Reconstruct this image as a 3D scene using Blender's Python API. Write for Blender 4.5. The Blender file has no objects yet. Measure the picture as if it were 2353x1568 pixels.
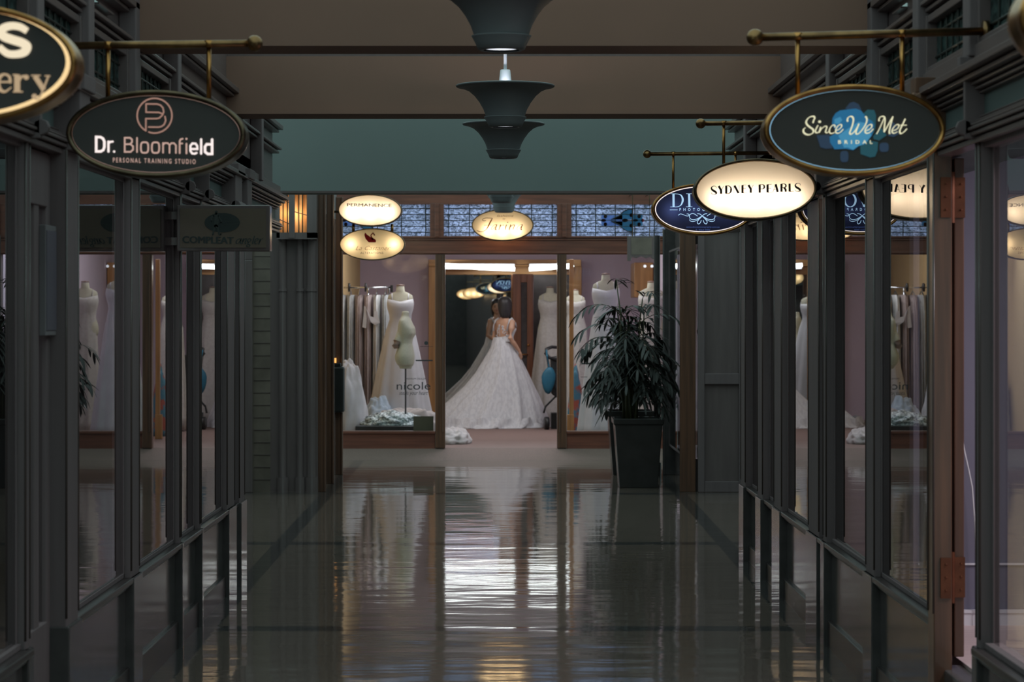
WORLD = 0.8; SHOP = 70
import bpy, bmesh, math, random
from mathutils import Vector, Matrix, noise
random.seed(7)
C = bpy.context.scene.collection
# ---------------------------------------------------------------- survey of the place
# eye height 1.65 m, arcade half width 1.70 m; P() turns a sighting at distance D into a place
F, CX, CY, EYE, W = 5556.0, 1157.0, 722.0, 1.65, 1.70
def X(px, D): return (px-CX)*D/F
def Z(py, D): return EYE-(py-CY)*D/F
def P(px, py, D): return Vector((X(px, D), D, Z(py, D)))
pi = math.pi
def V(*a): return Vector(a)
ORG = {}
def org(o): return ORG.get(o.name, Vector((0, 0, 0)))

class MB:
    def __init__(s): s.v = []; s.f = []
    def add(s, vs, fs):
        n = len(s.v); s.v += [Vector(p) for p in vs]; s.f += [tuple(n+i for i in f) for f in fs]; return s
    def box(s, a, b):
        x0, x1 = sorted((a[0], b[0])); y0, y1 = sorted((a[1], b[1])); z0, z1 = sorted((a[2], b[2]))
        return s.add([(x0,y0,z0),(x1,y0,z0),(x1,y1,z0),(x0,y1,z0),(x0,y0,z1),(x1,y0,z1),(x1,y1,z1),(x0,y1,z1)],
                     [(0,3,2,1),(4,5,6,7),(0,1,5,4),(1,2,6,5),(2,3,7,6),(3,0,4,7)])
    def loft(s, rings, close=True, cap=(True, True)):
        n = len(rings[0]); vs = [p for r in rings for p in r]; fs = []
        for i in range(len(rings)-1):
            for j in range(n if close else n-1):
                k = (j+1) % n; fs.append((i*n+j, i*n+k, (i+1)*n+k, (i+1)*n+j))
        if cap[0]: fs.append(tuple(range(n-1, -1, -1)))
        if cap[1]: fs.append(tuple((len(rings)-1)*n+j for j in range(n)))
        return s.add(vs, fs)
    def tube(s, pts, r, n=10, cap=True, flat=1.0):
        pts = [Vector(p) for p in pts]; rr = r if isinstance(r, (list, tuple)) else [r]*len(pts); rings = []
        for i, p in enumerate(pts):
            d = (pts[min(i+1, len(pts)-1)]-pts[max(i-1, 0)]).normalized()
            u = d.cross(V(0, 0, 1)) if abs(d.z) < .95 else d.cross(V(0, 1, 0))
            u.normalize(); w = d.cross(u)
            rings.append([p+u*math.cos(2*pi*k/n)*rr[i]+w*math.sin(2*pi*k/n)*rr[i]*flat for k in range(n)])
        return s.loft(rings, True, (cap, cap))
    def lathe(s, prof, c=(0, 0, 0), n=32, cap=(False, False)):
        c = Vector(c)
        return s.loft([[c+V(r*math.cos(2*pi*k/n), r*math.sin(2*pi*k/n), z) for k in range(n)] for r, z in prof], True, cap)
    def ball(s, c, r, n=14, m=9):
        c = Vector(c); r = r if isinstance(r, (tuple, list)) else (r, r, r); rings = []
        for i in range(1, m):
            t = pi*i/m
            rings.append([c+V(r[0]*math.sin(t)*math.cos(2*pi*k/n), r[1]*math.sin(t)*math.sin(2*pi*k/n), -r[2]*math.cos(t)) for k in range(n)])
        return s.loft(rings)
    def build(s, name, m, parent=None, loc=None, smooth=False, bevel=0, sub=0, remesh=0, solid=0):
        me = bpy.data.meshes.new(name)
        if parent is not None: o0 = org(parent)
        elif loc is not None: o0 = Vector(loc)
        else:
            lo = [min(p[i] for p in s.v) for i in range(3)]; hi = [max(p[i] for p in s.v) for i in range(3)]
            o0 = V((lo[0]+hi[0])/2, (lo[1]+hi[1])/2, lo[2])
        me.from_pydata([p-o0 for p in s.v], [], s.f); me.update()
        if smooth:
            for p in me.polygons: p.use_smooth = True
        me.materials.append(m)
        o = bpy.data.objects.new(name, me); C.objects.link(o)
        if parent is not None: o.parent = parent; ORG[o.name] = o0
        else: o.location = o0; ORG[o.name] = o0
        if solid:
            q = o.modifiers.new('thick', 'SOLIDIFY'); q.thickness = solid; q.offset = 0
        if remesh:
            q = o.modifiers.new('fuse', 'REMESH'); q.mode = 'VOXEL'; q.voxel_size = remesh; q.use_smooth_shade = True
            q = o.modifiers.new('soft', 'SMOOTH'); q.iterations = 6; q.factor = .5
        if bevel:
            q = o.modifiers.new('edge', 'BEVEL'); q.width = bevel; q.segments = 2; q.limit_method = 'ANGLE'
        if sub:
            q = o.modifiers.new('sub', 'SUBSURF'); q.levels = q.render_levels = sub
        return o

def tag(o, label, cat, group=None):
    o['label'] = label; o['category'] = cat
    if group: o['group'] = group
    return o
def thing(name, loc, label, cat, group=None):
    o = bpy.data.objects.new(name, None); C.objects.link(o); o.location = Vector(loc); ORG[o.name] = Vector(loc)
    o.empty_display_size = .1
    return tag(o, label, cat, group)
def struct(mb, name, m, **k):
    o = mb.build(name, m, **k)
    if o.parent is None: o['kind'] = 'structure'
    return o

# ---------------------------------------------------------------- flat strokes (lettering, emblems)
def smooth_path(pts, n=6):
    p = [Vector((a[0], a[1])) for a in pts]; out = []
    for i in range(len(p)-1):
        a, b, c, d = p[max(i-1, 0)], p[i], p[i+1], p[min(i+2, len(p)-1)]
        for k in range(n):
            t = k/n
            out.append(.5*((2*b)+(c-a)*t+(2*a-5*b+4*c-d)*t*t+(3*b-a-3*c+d)*t**3))
    out.append(p[-1]); return out
def lerp_list(w, m):
    r = []
    for i in range(m):
        t = i/(m-1)*(len(w)-1); k = min(int(t), len(w)-2); r.append(w[k]+(w[k+1]-w[k])*(t-k))
    return r
class Face:
    """flat artwork on a vertical face seen from -Y: art(x, y_down) -> world"""
    def __init__(s, x0, y0, sc, D, y=None, off=0.0):
        s.x0, s.y0, s.sc, s.D, s.y = x0, y0, sc, D, (D if y is None else y); s.mb = MB()
    def w(s, p, e=0): return V(X(s.x0+p[0]/s.sc, s.D), s.y-e, Z(s.y0+p[1]/s.sc, s.D))
    def poly(s, pts, e=0):
        s.mb.add([s.w(p, e) for p in pts], [tuple(range(len(pts)))]); return s
    def dot(s, c, r, ry=None, e=0, n=18):
        return s.poly([(c[0]+r*math.cos(2*pi*k/n), c[1]+(ry or r)*math.sin(2*pi*k/n)) for k in range(n)], e)
    def line(s, pts, wd, curve=False, closed=False, cap=True, nib=None, e=0):
        q = smooth_path(pts, 7) if curve else [Vector((a[0], a[1])) for a in pts]
        if closed: q = q+[q[0]]
        ws = lerp_list(wd, len(q)) if isinstance(wd, (list, tuple)) else [wd]*len(q)
        vs = []
        for i, p in enumerate(q):
            d0 = (q[i]-q[i-1]) if i > 0 else (q[-1]-q[-2] if closed else q[1]-q[0])
            d1 = (q[i+1]-q[i]) if i < len(q)-1 else (q[1]-q[0] if closed else d0)
            d0 = d0.normalized(); d1 = d1.normalized(); t = (d0+d1)
            t = t.normalized() if t.length > .2 else d1
            nn = Vector((-t.y, t.x)); k = max(.45, nn.dot(Vector((-d1.y, d1.x))))
            h = ws[i]/2/k
            if nib:
                a = math.atan2(t.y, t.x)-nib[0]; h = (nib[1]+(ws[i]-nib[1])*abs(math.sin(a)))/2
            vs += [s.w(p+nn*h, e), s.w(p-nn*h, e)]
        s.mb.add(vs, [(2*i, 2*i+1, 2*i+3, 2*i+2) for i in range(len(q)-1)])
        if cap and not closed and not nib:
            s.dot(q[0], ws[0]/2, e=e, n=10); s.dot(q[-1], ws[-1]/2, e=e, n=10)
        return s
    def text(s, txt, x, y, h, wid=None, shear=0, bold=0, space=1.0, tilt=0.0, e=0):
        """text centred on x, baseline y, capital height h, squeezed to width wid (art units)"""
        cu = bpy.data.curves.new('t', 'FONT'); cu.body = txt; cu.shear = shear; cu.offset = bold; cu.space_character = space; cu.resolution_u = 3
        o = bpy.data.objects.new('t', cu); C.objects.link(o)
        me = bpy.data.meshes.new_from_object(o.evaluated_get(bpy.context.evaluated_depsgraph_get()))
        xs = [v.co.x for v in me.vertices]; k = h/.69
        kx = k if wid is None else wid/(max(xs)-min(xs)); mid = (max(xs)+min(xs))/2
        s.mb.add([s.w((x+(v.co.x-mid)*kx, y-v.co.y*k+(v.co.x-mid)*kx*tilt), e) for v in me.vertices], [tuple(p.vertices) for p in me.polygons])
        bpy.data.objects.remove(o); bpy.data.curves.remove(cu); bpy.data.meshes.remove(me)
        return s

# ---------------------------------------------------------------- materials
def srgb(r, g, b):
    f = lambda c: (c/255/12.92) if c <= 10 else ((c/255+.055)/1.055)**2.4
    return (f(r), f(g), f(b))
def new_mat(name):
    m = bpy.data.materials.new(name); m.use_nodes = True; nt = m.node_tree; nt.nodes.clear()
    return m, nt, nt.nodes.new('ShaderNodeOutputMaterial')
def nd(nt, t, **k):
    n = nt.nodes.new(t)
    for a, b in k.items():
        if hasattr(n, a) and a not in n.inputs: setattr(n, a, b)
        else: n.inputs[a].default_value = b
    return n
def c4(c): return (c[0], c[1], c[2], 1)
def coords(nt, scale):
    tc = nd(nt, 'ShaderNodeTexCoord'); mp = nd(nt, 'ShaderNodeMapping'); mp.inputs['Scale'].default_value = scale
    nt.links.new(tc.outputs['Object'], mp.inputs['Vector']); return mp.outputs['Vector']
def pm(name, c, c2=None, rough=.5, metal=0, scale=(6, 6, 6), detail=4, bump=0, spec=.5, coat=0, kind='noise', ior=1.5, sheen=0, lo=.35, hi=.65, dist=.01):
    m, nt, out = new_mat(name); L = nt.links.new
    b = nd(nt, 'ShaderNodeBsdfPrincipled', Roughness=rough, Metallic=metal, IOR=ior)
    b.inputs['Specular IOR Level'].default_value = spec; b.inputs['Coat Weight'].default_value = coat; b.inputs['Coat Roughness'].default_value = .08
    b.inputs['Sheen Weight'].default_value = sheen
    c2 = c2 or tuple(x*.72 for x in c)
    vec = coords(nt, scale)
    if kind == 'voronoi':
        t = nd(nt, 'ShaderNodeTexVoronoi', Scale=1.0); h = t.outputs['Distance']
    else:
        t = nd(nt, 'ShaderNodeTexNoise', Scale=1.0, Detail=detail); h = t.outputs['Fac']
    L(vec, t.inputs['Vector'])
    rp = nd(nt, 'ShaderNodeValToRGB'); rp.color_ramp.elements[0].position = lo; rp.color_ramp.elements[1].position = hi
    rp.color_ramp.elements[0].color = c4(c2); rp.color_ramp.elements[1].color = c4(c)
    L(h, rp.inputs['Fac']); L(rp.outputs['Color'], b.inputs['Base Color'])
    if bump:
        bp = nd(nt, 'ShaderNodeBump', Strength=bump, Distance=dist); L(h, bp.inputs['Height']); L(bp.outputs['Normal'], b.inputs['Normal'])
    L(b.outputs[0], out.inputs[0]); return m
def emis(name, c, s=1.0):
    m, nt, out = new_mat(name); e = nd(nt, 'ShaderNodeEmission', Color=c4(c), Strength=s); nt.links.new(e.outputs[0], out.inputs[0]); return m
def glass(name, tint=(.85, .88, .88), rough=0.0, bump=0, ior=1.5):
    """plain window glass: both faces' Fresnel reflection over a faint tint"""
    m, nt, out = new_mat(name); L = nt.links.new
    fr = nd(nt, 'ShaderNodeFresnel', IOR=ior)
    a = nd(nt, 'ShaderNodeMath', operation='MULTIPLY'); a.inputs[1].default_value = 2.0
    b = nd(nt, 'ShaderNodeMath', operation='ADD'); b.inputs[1].default_value = 1.0
    d = nd(nt, 'ShaderNodeMath', operation='DIVIDE')
    L(fr.outputs[0], a.inputs[0]); L(fr.outputs[0], b.inputs[0]); L(a.outputs[0], d.inputs[0]); L(b.outputs[0], d.inputs[1])
    t = nd(nt, 'ShaderNodeBsdfTransparent', Color=c4(tint)); g = nd(nt, 'ShaderNodeBsdfGlossy', Roughness=rough)
    if bump:
        n = nd(nt, 'ShaderNodeTexNoise', Scale=1.0, Detail=2); L(coords(nt, (1.5, 1.5, .5)), n.inputs['Vector'])
        bp = nd(nt, 'ShaderNodeBump', Strength=bump, Distance=.004); L(n.outputs['Fac'], bp.inputs['Height']); L(bp.outputs['Normal'], g.inputs['Normal'])
    mx = nd(nt, 'ShaderNodeMixShader'); L(d.outputs[0], mx.inputs[0]); L(t.outputs[0], mx.inputs[1]); L(g.outputs[0], mx.inputs[2])
    L(mx.outputs[0], out.inputs[0]); return m
def opal(name, c, front=.2, gloss=True, spec=.5):
    """lamp-lit translucent acrylic"""
    m, nt, out = new_mat(name); L = nt.links.new
    t = nd(nt, 'ShaderNodeBsdfTranslucent', Color=c4(c)); d = nd(nt, 'ShaderNodeBsdfPrincipled', Roughness=.25); d.inputs['Base Color'].default_value = c4(c)
    mx = nd(nt, 'ShaderNodeMixShader', Fac=front); L(t.outputs[0], mx.inputs[1]); L(d.outputs[0], mx.inputs[2]); L(mx.outputs[0], out.inputs[0]); return m
def cathedral(name, c, c2, trans=.6, scale=(30, 30, 55)):
    """hammered stained glass: rippled, lets light through"""
    m, nt, out = new_mat(name); L = nt.links.new
    n = nd(nt, 'ShaderNodeTexNoise', Scale=1.0, Detail=3, Distortion=1.2); L(coords(nt, scale), n.inputs['Vector'])
    rp = nd(nt, 'ShaderNodeValToRGB'); rp.color_ramp.elements[0].position = .36; rp.color_ramp.elements[1].position = .66
    rp.color_ramp.elements[0].color = c4(c2); rp.color_ramp.elements[1].color = c4(c); L(n.outputs['Fac'], rp.inputs['Fac'])
    t = nd(nt, 'ShaderNodeBsdfTranslucent'); p = nd(nt, 'ShaderNodeBsdfPrincipled', Roughness=.06)
    L(rp.outputs['Color'], t.inputs['Color']); L(rp.outputs['Color'], p.inputs['Base Color'])
    bp = nd(nt, 'ShaderNodeBump', Strength=.9, Distance=.012); L(n.outputs['Fac'], bp.inputs['Height']); L(bp.outputs['Normal'], p.inputs['Normal'])
    mx = nd(nt, 'ShaderNodeMixShader', Fac=1-trans); L(t.outputs[0], mx.inputs[1]); L(p.outputs[0], mx.inputs[2]); L(mx.outputs[0], out.inputs[0]); return m

M = {}
M['wood'] = pm('dark varnished timber', (.19, .15, .155), (.172, .136, .14), rough=.5, spec=.04, scale=(26, 26, 1.6), coat=.0)
M['wood_h'] = pm('dark varnished timber along the arcade', (.15, .112, .112), (.135, .10, .10), rough=.32, spec=.25, scale=(26, 1.2, 26), coat=.0)
M['brown'] = pm('red brown varnished timber', (.22, .078, .052), (.14, .052, .038), rough=.3, scale=(2, 22, 30), coat=.2)
M['jamb'] = pm('brown door timber', (.16, .075, .045), (.09, .045, .03), rough=.3, scale=(30, 30, 1.5), coat=.2)
M['oak'] = pm('honey coloured timber', (.52, .27, .10), (.36, .18, .065), rough=.4, scale=(22, 22, 1.5))
M['oak_h'] = pm('honey coloured timber laid flat', (.52, .27, .10), (.36, .18, .065), rough=.4, scale=(1.5, 22, 26))
M['redwood'] = pm('reddish door timber', (.26, .10, .05), (.17, .068, .036), rough=.35, scale=(30, 30, 1.5))
M['black'] = pm('black polished stone', (.10, .09, .09), (.075, .068, .068), rough=.12, spec=.12, scale=(9, 9, 9))
M['blackw'] = pm('black lacquered timber', (.18, .14, .14), (.155, .12, .12), rough=.18, scale=(20, 20, 2), coat=.4)
M['beam'] = pm('fawn beam paint with lamp tint', (.25, .135, .098), (.22, .12, .088), rough=.75, scale=(1.2, 1.2, 1.2))  # warmth of the lamplight is partly put into this paint colour
M['teal'] = pm('blue green wall paint with daylight tint', (.18, .215, .21), (.165, .195, .19), rough=.7, scale=(.8, .8, .8))  # cool daylight cast is partly put into this paint colour
M['frieze'] = pm('grey green frieze paint', (.10, .13, .13), rough=.6, scale=(2, 2, 2))
M['ceil'] = pm('dull ceiling plaster', (.22, .2, .17), rough=.9, scale=(2, 2, 2))
M['dim'] = pm('dim shop wall paint', (.20, .18, .19), rough=.8, scale=(1, 1, 1))
M['lilac'] = pm('grey lilac wall paint', (.20, .195, .26), (.18, .175, .24), rough=.8, scale=(1, 1, 1))
M['mauve'] = pm('mauve shop wall paint', (.66, .56, .66), (.63, .53, .63), rough=.85, scale=(1, 1, 1))
M['ochre'] = pm('ochre shop wall paint', (.62, .43, .20), (.58, .40, .19), rough=.85, scale=(1, 1, 1))
M['shopceil'] = pm('white shop ceiling', (.6, .6, .6), rough=.9, scale=(1, 1, 1))
M['carpet'] = pm('grey brown carpet', (.22, .145, .125), (.18, .12, .105), rough=.95, scale=(90, 90, 90), bump=.4)
M['pinkfloor'] = pm('pale pink timber floor', (.74, .58, .57), (.62, .48, .47), rough=.35, scale=(3, 30, 30))
M['brass'] = pm('aged brass', (.55, .27, .09), (.30, .14, .045), rough=.28, metal=1, scale=(14, 14, 14))
M['brassd'] = pm('dull bronze', (.30, .17, .075), (.16, .09, .045), rough=.34, metal=1, scale=(14, 14, 14))
M['rimdark'] = pm('dark bronze sign rim', (.17, .12, .075), (.09, .065, .045), rough=.3, metal=1, scale=(14, 14, 14))
M['shade'] = pm('slate grey lamp enamel', (.15, .155, .165), (.135, .14, .15), rough=.5, scale=(5, 5, 5))
M['cup'] = pm('white lamp enamel', (.8, .8, .86), (.78, .78, .84), rough=.5, scale=(5, 5, 5))
M['pane'] = glass('shop window glass')
M['pane2'] = glass('shop front plate glass', (.93, .94, .94), ior=1.4)
M['signblack'] = pm('black sign acrylic', (.072, .064, .062), (.066, .058, .057), rough=.3, scale=(4, 4, 4))
M['opal'] = opal('cream lit acrylic', (.95, .80, .62))
M['opalw'] = opal('warm lit acrylic', (.95, .76, .50))
M['navy'] = opal('navy lit acrylic', (.033, .042, .10))
M['ink'] = pm('dark brown sign ink', (.03, .012, .01), rough=.5)
M['gold_ink'] = opal('ochre sign ink', (.14, .042, .006), .3)
M['gold_ink2'] = opal('pale ochre sign ink', (.34, .17, .06), .3)
M['swan'] = opal('maroon sign ink', (.17, .01, .015), .3)
M['lit_cream'] = emis('lit cream lettering', (1.0, .86, .62), .9)
M['lit_cream2'] = emis('dimly lit cream lettering', (.85, .62, .38), .55)
M['lit_edge'] = emis('lit amber sign edge', (1.0, .72, .36), 1.0)
M['lit_white'] = emis('lit white lettering', (1.0, .88, .84), 1.05)
M['lit_rose'] = emis('lit rose lettering', (.55, .37, .31), 1.0)
M['lit_rosed'] = emis('dimly lit rose lettering', (.36, .21, .165), 1.0)
M['lit_mint'] = emis('lit pale mint and gold lettering', (.80, .78, .52), 1.0)
M['lit_ice'] = emis('lit ice blue sign edge', (.32, .62, .85), .9)
M['lit_blue'] = emis('lit pale blue lettering', (.42, .66, .90), 1.0)
M['lit_blued'] = emis('dimly lit blue lettering', (.06, .10, .28), 1.0)
M['wc1'] = emis('lit blue watercolour', (.022, .13, .26), 1.0)
M['wc2'] = emis('lit bright blue watercolour', (.055, .24, .40), 1.0)
M['wc3'] = emis('lit teal watercolour', (.02, .075, .095), 1.0)
M['wc4'] = emis('lit slate watercolour', (.025, .045, .075), 1.0)
M['tube'] = emis('fluorescent tube', (.92, 1.0, .98), 12.0)
M['lampdisc'] = emis('lamp diffuser', (.86, .90, 1.0), 1.3)
M['stain'] = cathedral('hammered blue glass', (.60, .67, .82), (.10, .115, .14))
M['stain_teal'] = cathedral('smooth teal glass', (.10, .30, .46), (.08, .26, .42), scale=(4, 4, 4))
M['stain_blue'] = cathedral('smooth sky glass', (.28, .42, .85), (.24, .38, .8), scale=(4, 4, 4))
M['stain_red'] = cathedral('red glass jewel', (.6, .02, .03), (.4, .01, .02), scale=(8, 8, 8))
M['stain_dark'] = cathedral('dark plum glass', (.03, .012, .012), (.02, .01, .01), scale=(8, 8, 8))
M['stain_dim'] = cathedral('dull sea green glass', (.16, .25, .24), (.06, .09, .09), scale=(12, 12, 20))
M['glow_amber'] = cathedral('ribbed glass for amber reflection', (1.0, .80, .55), (.7, .42, .2), .8, scale=(60, 60, 3))
M['lead'] = pm('lead came', (.04, .045, .04), rough=.4, metal=.5)
M['tile'] = pm('dull cream wall tile', (.21, .17, .14), rough=.3)
M['slot'] = emis('daylight behind louvre', (.17, .27, .26), 1.0)
M['leaf'] = pm('dark green palm leaf', (.042, .043, .039), (.034, .035, .032), rough=.45, scale=(10, 10, 10))
M['cane'] = pm('palm cane', (.10, .10, .05), rough=.5, scale=(20, 20, 40))
M['pot'] = pm('black glazed planter', (.042, .039, .039), (.034, .031, .031), rough=.2, scale=(6, 6, 6))
M['soil'] = pm('potting soil', (.03, .022, .016), rough=1, scale=(40, 40, 40), bump=.5)
M['white'] = pm('white satin', (.58, .58, .60), (.52, .52, .54), rough=.5, scale=(5, 5, 5), sheen=.3)
M['lace'] = pm('white lace over tulle', (.58, .58, .59), (.50, .50, .515), rough=.7, scale=(34, 34, 10), detail=6, bump=.5, sheen=.4, lo=.42, hi=.56)
M['ivory'] = pm('ivory lace', (.52, .50, .47), (.45, .43, .40), rough=.7, scale=(28, 28, 28), bump=.3)
M['blush'] = pm('blush beaded tulle', (.42, .345, .33), (.33, .27, .26), rough=.7, scale=(40, 40, 18), bump=.4)
M['silverg'] = pm('silver beaded tulle', (.48, .50, .50), (.34, .36, .36), rough=.5, scale=(45, 45, 18), bump=.5)
M['wrap'] = pm('clear film over tulle', (.68, .70, .70), (.46, .47, .46), rough=.22, scale=(30, 30, 6), bump=.8, spec=.9)
M['tulle'] = pm('white tulle', (.56, .55, .58), (.48, .47, .50), rough=.8, scale=(6, 6, 6), sheen=.5)
M['tulleb'] = pm('pale blue tulle', (.42, .52, .62), (.36, .45, .55), rough=.8, scale=(6, 6, 6), sheen=.5)
M['pinkt'] = pm('shell pink tulle', (.54, .48, .47), (.46, .40, .395), rough=.8, scale=(6, 6, 6), sheen=.5)
M['sequin'] = pm('silver sequin cloth', (.80, .86, .87), (.14, .17, .19), rough=.3, scale=(42, 42, 50), detail=5, bump=1, spec=.9, lo=.42, hi=.6)
M['linen'] = pm('cream linen', (.50, .48, .37), (.46, .44, .34), rough=.8, scale=(60, 60, 60), bump=.1)
M['flesh_cap'] = pm('rosewood arm cap', (.36, .24, .19), rough=.5)
M['skin'] = pm('skin', (.56, .33, .22), (.53, .31, .205), rough=.5, scale=(12, 12, 12))
M['hair'] = pm('black hair', (.030, .028, .028), (.018, .017, .017), rough=.45, scale=(60, 60, 3))
M['lip'] = pm('lips', (.42, .12, .11), rough=.4)
M['eye'] = pm('dark eyes', (.03, .02, .02), rough=.2)
M['mirror'] = pm('mirror silver', (.80, .84, .84), (.79, .83, .83), rough=.0, metal=1)
M['chrome'] = pm('chrome', (.7, .72, .74), (.66, .68, .7), rough=.15, metal=1)
M['blackp'] = pm('black plastic', (.02, .022, .023), rough=.4)
M['teal_bag'] = pm('teal nylon', (.012, .13, .22), (.01, .10, .16), rough=.6, scale=(5, 5, 5))
M['print'] = pm('teal and coral print', (.06, .20, .28), (.35, .08, .05), rough=.6, scale=(7, 7, 7), lo=.44, hi=.5)
M['card'] = pm('olive brown card', (.085, .07, .04), (.075, .062, .036), rough=.7)
M['cream_sign'] = pm('dull cream sign board', (.18, .135, .10), (.155, .115, .09), rough=.6, scale=(3, 3, 3))
M['grey_ink'] = pm('grey green sign ink', (.045, .06, .06), rough=.6)
M['grey_ink2'] = pm('light grey green sign ink', (.075, .09, .085), rough=.6)
M['decal'] = pm('grey window decal', (.05, .05, .055), rough=.6)
M['copper'] = pm('copper hinge', (.19, .065, .033), (.14, .048, .026), rough=.45, metal=.6, scale=(20, 20, 20))
M['ambled'] = emis('amber pilot light', (1.0, .45, .12), 1.6)
M['notice'] = pm('lavender notice board', (.13, .115, .145), (.115, .10, .13), rough=.5, scale=(3, 3, 3))

M['dark'] = pm('dark far end paint', (.05, .035, .035), rough=.6)
M['sill'] = pm('sill timber darkened against skylight', (.055, .042, .042), (.045, .035, .035), rough=.3, spec=.3, scale=(26, 1.2, 26))  # darker copy of the timber, offsetting skylight on the sill tops
M['doorwood'] = pm('dark red door timber', (.14, .062, .04), (.09, .042, .03), rough=.35, scale=(30, 30, 1.5))
M['bead'] = pm('glossy dark beading', (.10, .072, .066), (.08, .06, .056), rough=.25, scale=(26, 26, 2))
def floor_mat():
    m, nt, out = new_mat('polished terrazzo'); L = nt.links.new
    b = nd(nt, 'ShaderNodeBsdfPrincipled', Roughness=.065, IOR=1.40)
    tc = nd(nt, 'ShaderNodeTexCoord'); sp = nd(nt, 'ShaderNodeSeparateXYZ'); L(tc.outputs['Object'], sp.inputs[0])
    n = nd(nt, 'ShaderNodeTexNoise', Scale=70.0, Detail=4); L(tc.outputs['Object'], n.inputs['Vector'])
    rp = nd(nt, 'ShaderNodeValToRGB'); rp.color_ramp.elements[0].position = .38; rp.color_ramp.elements[1].position = .66
    rp.color_ramp.elements[0].color = (.12, .09, .078, 1); rp.color_ramp.elements[1].color = (.19, .142, .118, 1)
    L(n.outputs['Fac'], rp.inputs['Fac'])
    # dark strips: brass-edged cross joints every 4.5 m and the border along each shopfront
    def band(src, c, w):
        a = nd(nt, 'ShaderNodeMath', operation='SUBTRACT'); L(src, a.inputs[0]); a.inputs[1].default_value = c
        ab = nd(nt, 'ShaderNodeMath', operation='ABSOLUTE'); L(a.outputs[0], ab.inputs[0])
        lt = nd(nt, 'ShaderNodeMath', operation='LESS_THAN'); L(ab.outputs[0], lt.inputs[0]); lt.inputs[1].default_value = w; return lt.outputs[0]
    outs = [band(sp.outputs['Y'], c, .10) for c in (8.6, 13.15, 17.7, 22.2)]
    ax = nd(nt, 'ShaderNodeMath', operation='ABSOLUTE'); L(sp.outputs['X'], ax.inputs[0]); outs.append(band(ax.outputs[0], 1.62, .06))
    cur = outs[0]
    for o in outs[1:]:
        mxm = nd(nt, 'ShaderNodeMath', operation='MAXIMUM'); L(cur, mxm.inputs[0]); L(o, mxm.inputs[1]); cur = mxm.outputs[0]
    mx = nd(nt, 'ShaderNodeMix', data_type='RGBA'); L(cur, mx.inputs[0]); L(rp.outputs['Color'], mx.inputs[6]); mx.inputs[7].default_value = (.06, .055, .055, 1)
    L(mx.outputs[2], b.inputs['Base Color'])
    w = nd(nt, 'ShaderNodeTexNoise', Scale=1.0, Detail=3, Roughness=.55); mp = nd(nt, 'ShaderNodeMapping'); mp.inputs['Scale'].default_value = (.7, 1.9, 1)
    L(tc.outputs['Object'], mp.inputs['Vector']); L(mp.outputs['Vector'], w.inputs['Vector'])
    bp = nd(nt, 'ShaderNodeBump', Strength=1.0, Distance=.0062); L(w.outputs['Fac'], bp.inputs['Height']); L(bp.outputs['Normal'], b.inputs['Normal'])
    L(b.outputs[0], out.inputs[0]); return m
M['floor'] = floor_mat()

# ---------------------------------------------------------------- camera, sky, output look
cam = bpy.data.cameras.new('camera'); co = bpy.data.objects.new('camera', cam); C.objects.link(co)
co.location = (0, 0, EYE); co.rotation_euler = (pi/2, 0, 0)
cam.sensor_width = 36; cam.lens = F/2353*36
cam.shift_x = (1176.5-CX)/2353; cam.shift_y = -(784-CY)/2353
cam.clip_start = .05; cam.clip_end = 200
cam.dof.use_dof = True; cam.dof.focus_distance = 15; cam.dof.aperture_fstop = 5.6
sc = bpy.context.scene; sc.camera = co
sc.view_settings.view_transform = 'Standard'; sc.view_settings.look = 'None'; sc.view_settings.exposure = 0; sc.view_settings.gamma = 1
try: sc.view_settings.use_curve_mapping = False
except Exception: pass
wd = bpy.data.worlds.new('evening sky'); sc.world = wd; wd.use_nodes = True
wb = wd.node_tree.nodes['Background']; wb.inputs[0].default_value = (.70, 1.0, .98, 1); wb.inputs[1].default_value = WORLD
def light(kind, name, loc, power, col=(1, 1, 1), size=.1, size_y=None, rot=(0, 0, 0), parent=None):
    l = bpy.data.lights.new(name, kind); l.energy = power; l.color = col
    if kind == 'AREA':
        l.size = size
        if size_y: l.shape = 'RECTANGLE'; l.size_y = size_y
    else: l.shadow_soft_size = size
    o = bpy.data.objects.new(name, l); C.objects.link(o); o.rotation_euler = rot
    if parent is not None: o.parent = parent; o.location = Vector(loc)-org(parent)
    else: o.location = Vector(loc)
    return o
# ================================================================ THE SETTING
def fz(y): return -.007*(22-max(y, 3.5)) if y < 22 else 0.0        # floor tilted gently to lift the sign and tube reflections
ys = [-14, 3.5, 22, 27.28]
mb = MB().loft([[V(-5, y, fz(y)), V(5, y, fz(y)), V(5, y, fz(y)-.1), V(-5, y, fz(y)-.1)] for y in ys]); struct(mb, 'floor', M['floor'], loc=(0, 0, 0))
r = [V(-2.7, 27.28, 0), V(2.7, 27.28, 0), V(2.7, 27.62, .12), V(-2.7, 27.62, .12), V(2.7, 36, .12), V(-2.7, 36, .12)]
mb = MB(); mb.add(r+[p-V(0, 0, .12+p.z) for p in r], [(0,1,2,3), (3,2,4,5), (6,9,8,7), (9,11,10,8), (0,6,7,1), (1,7,8,2), (2,8,10,4), (4,10,11,5), (5,11,9,3), (3,9,6,0)])
struct(mb, 'floor', M['carpet'])
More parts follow.
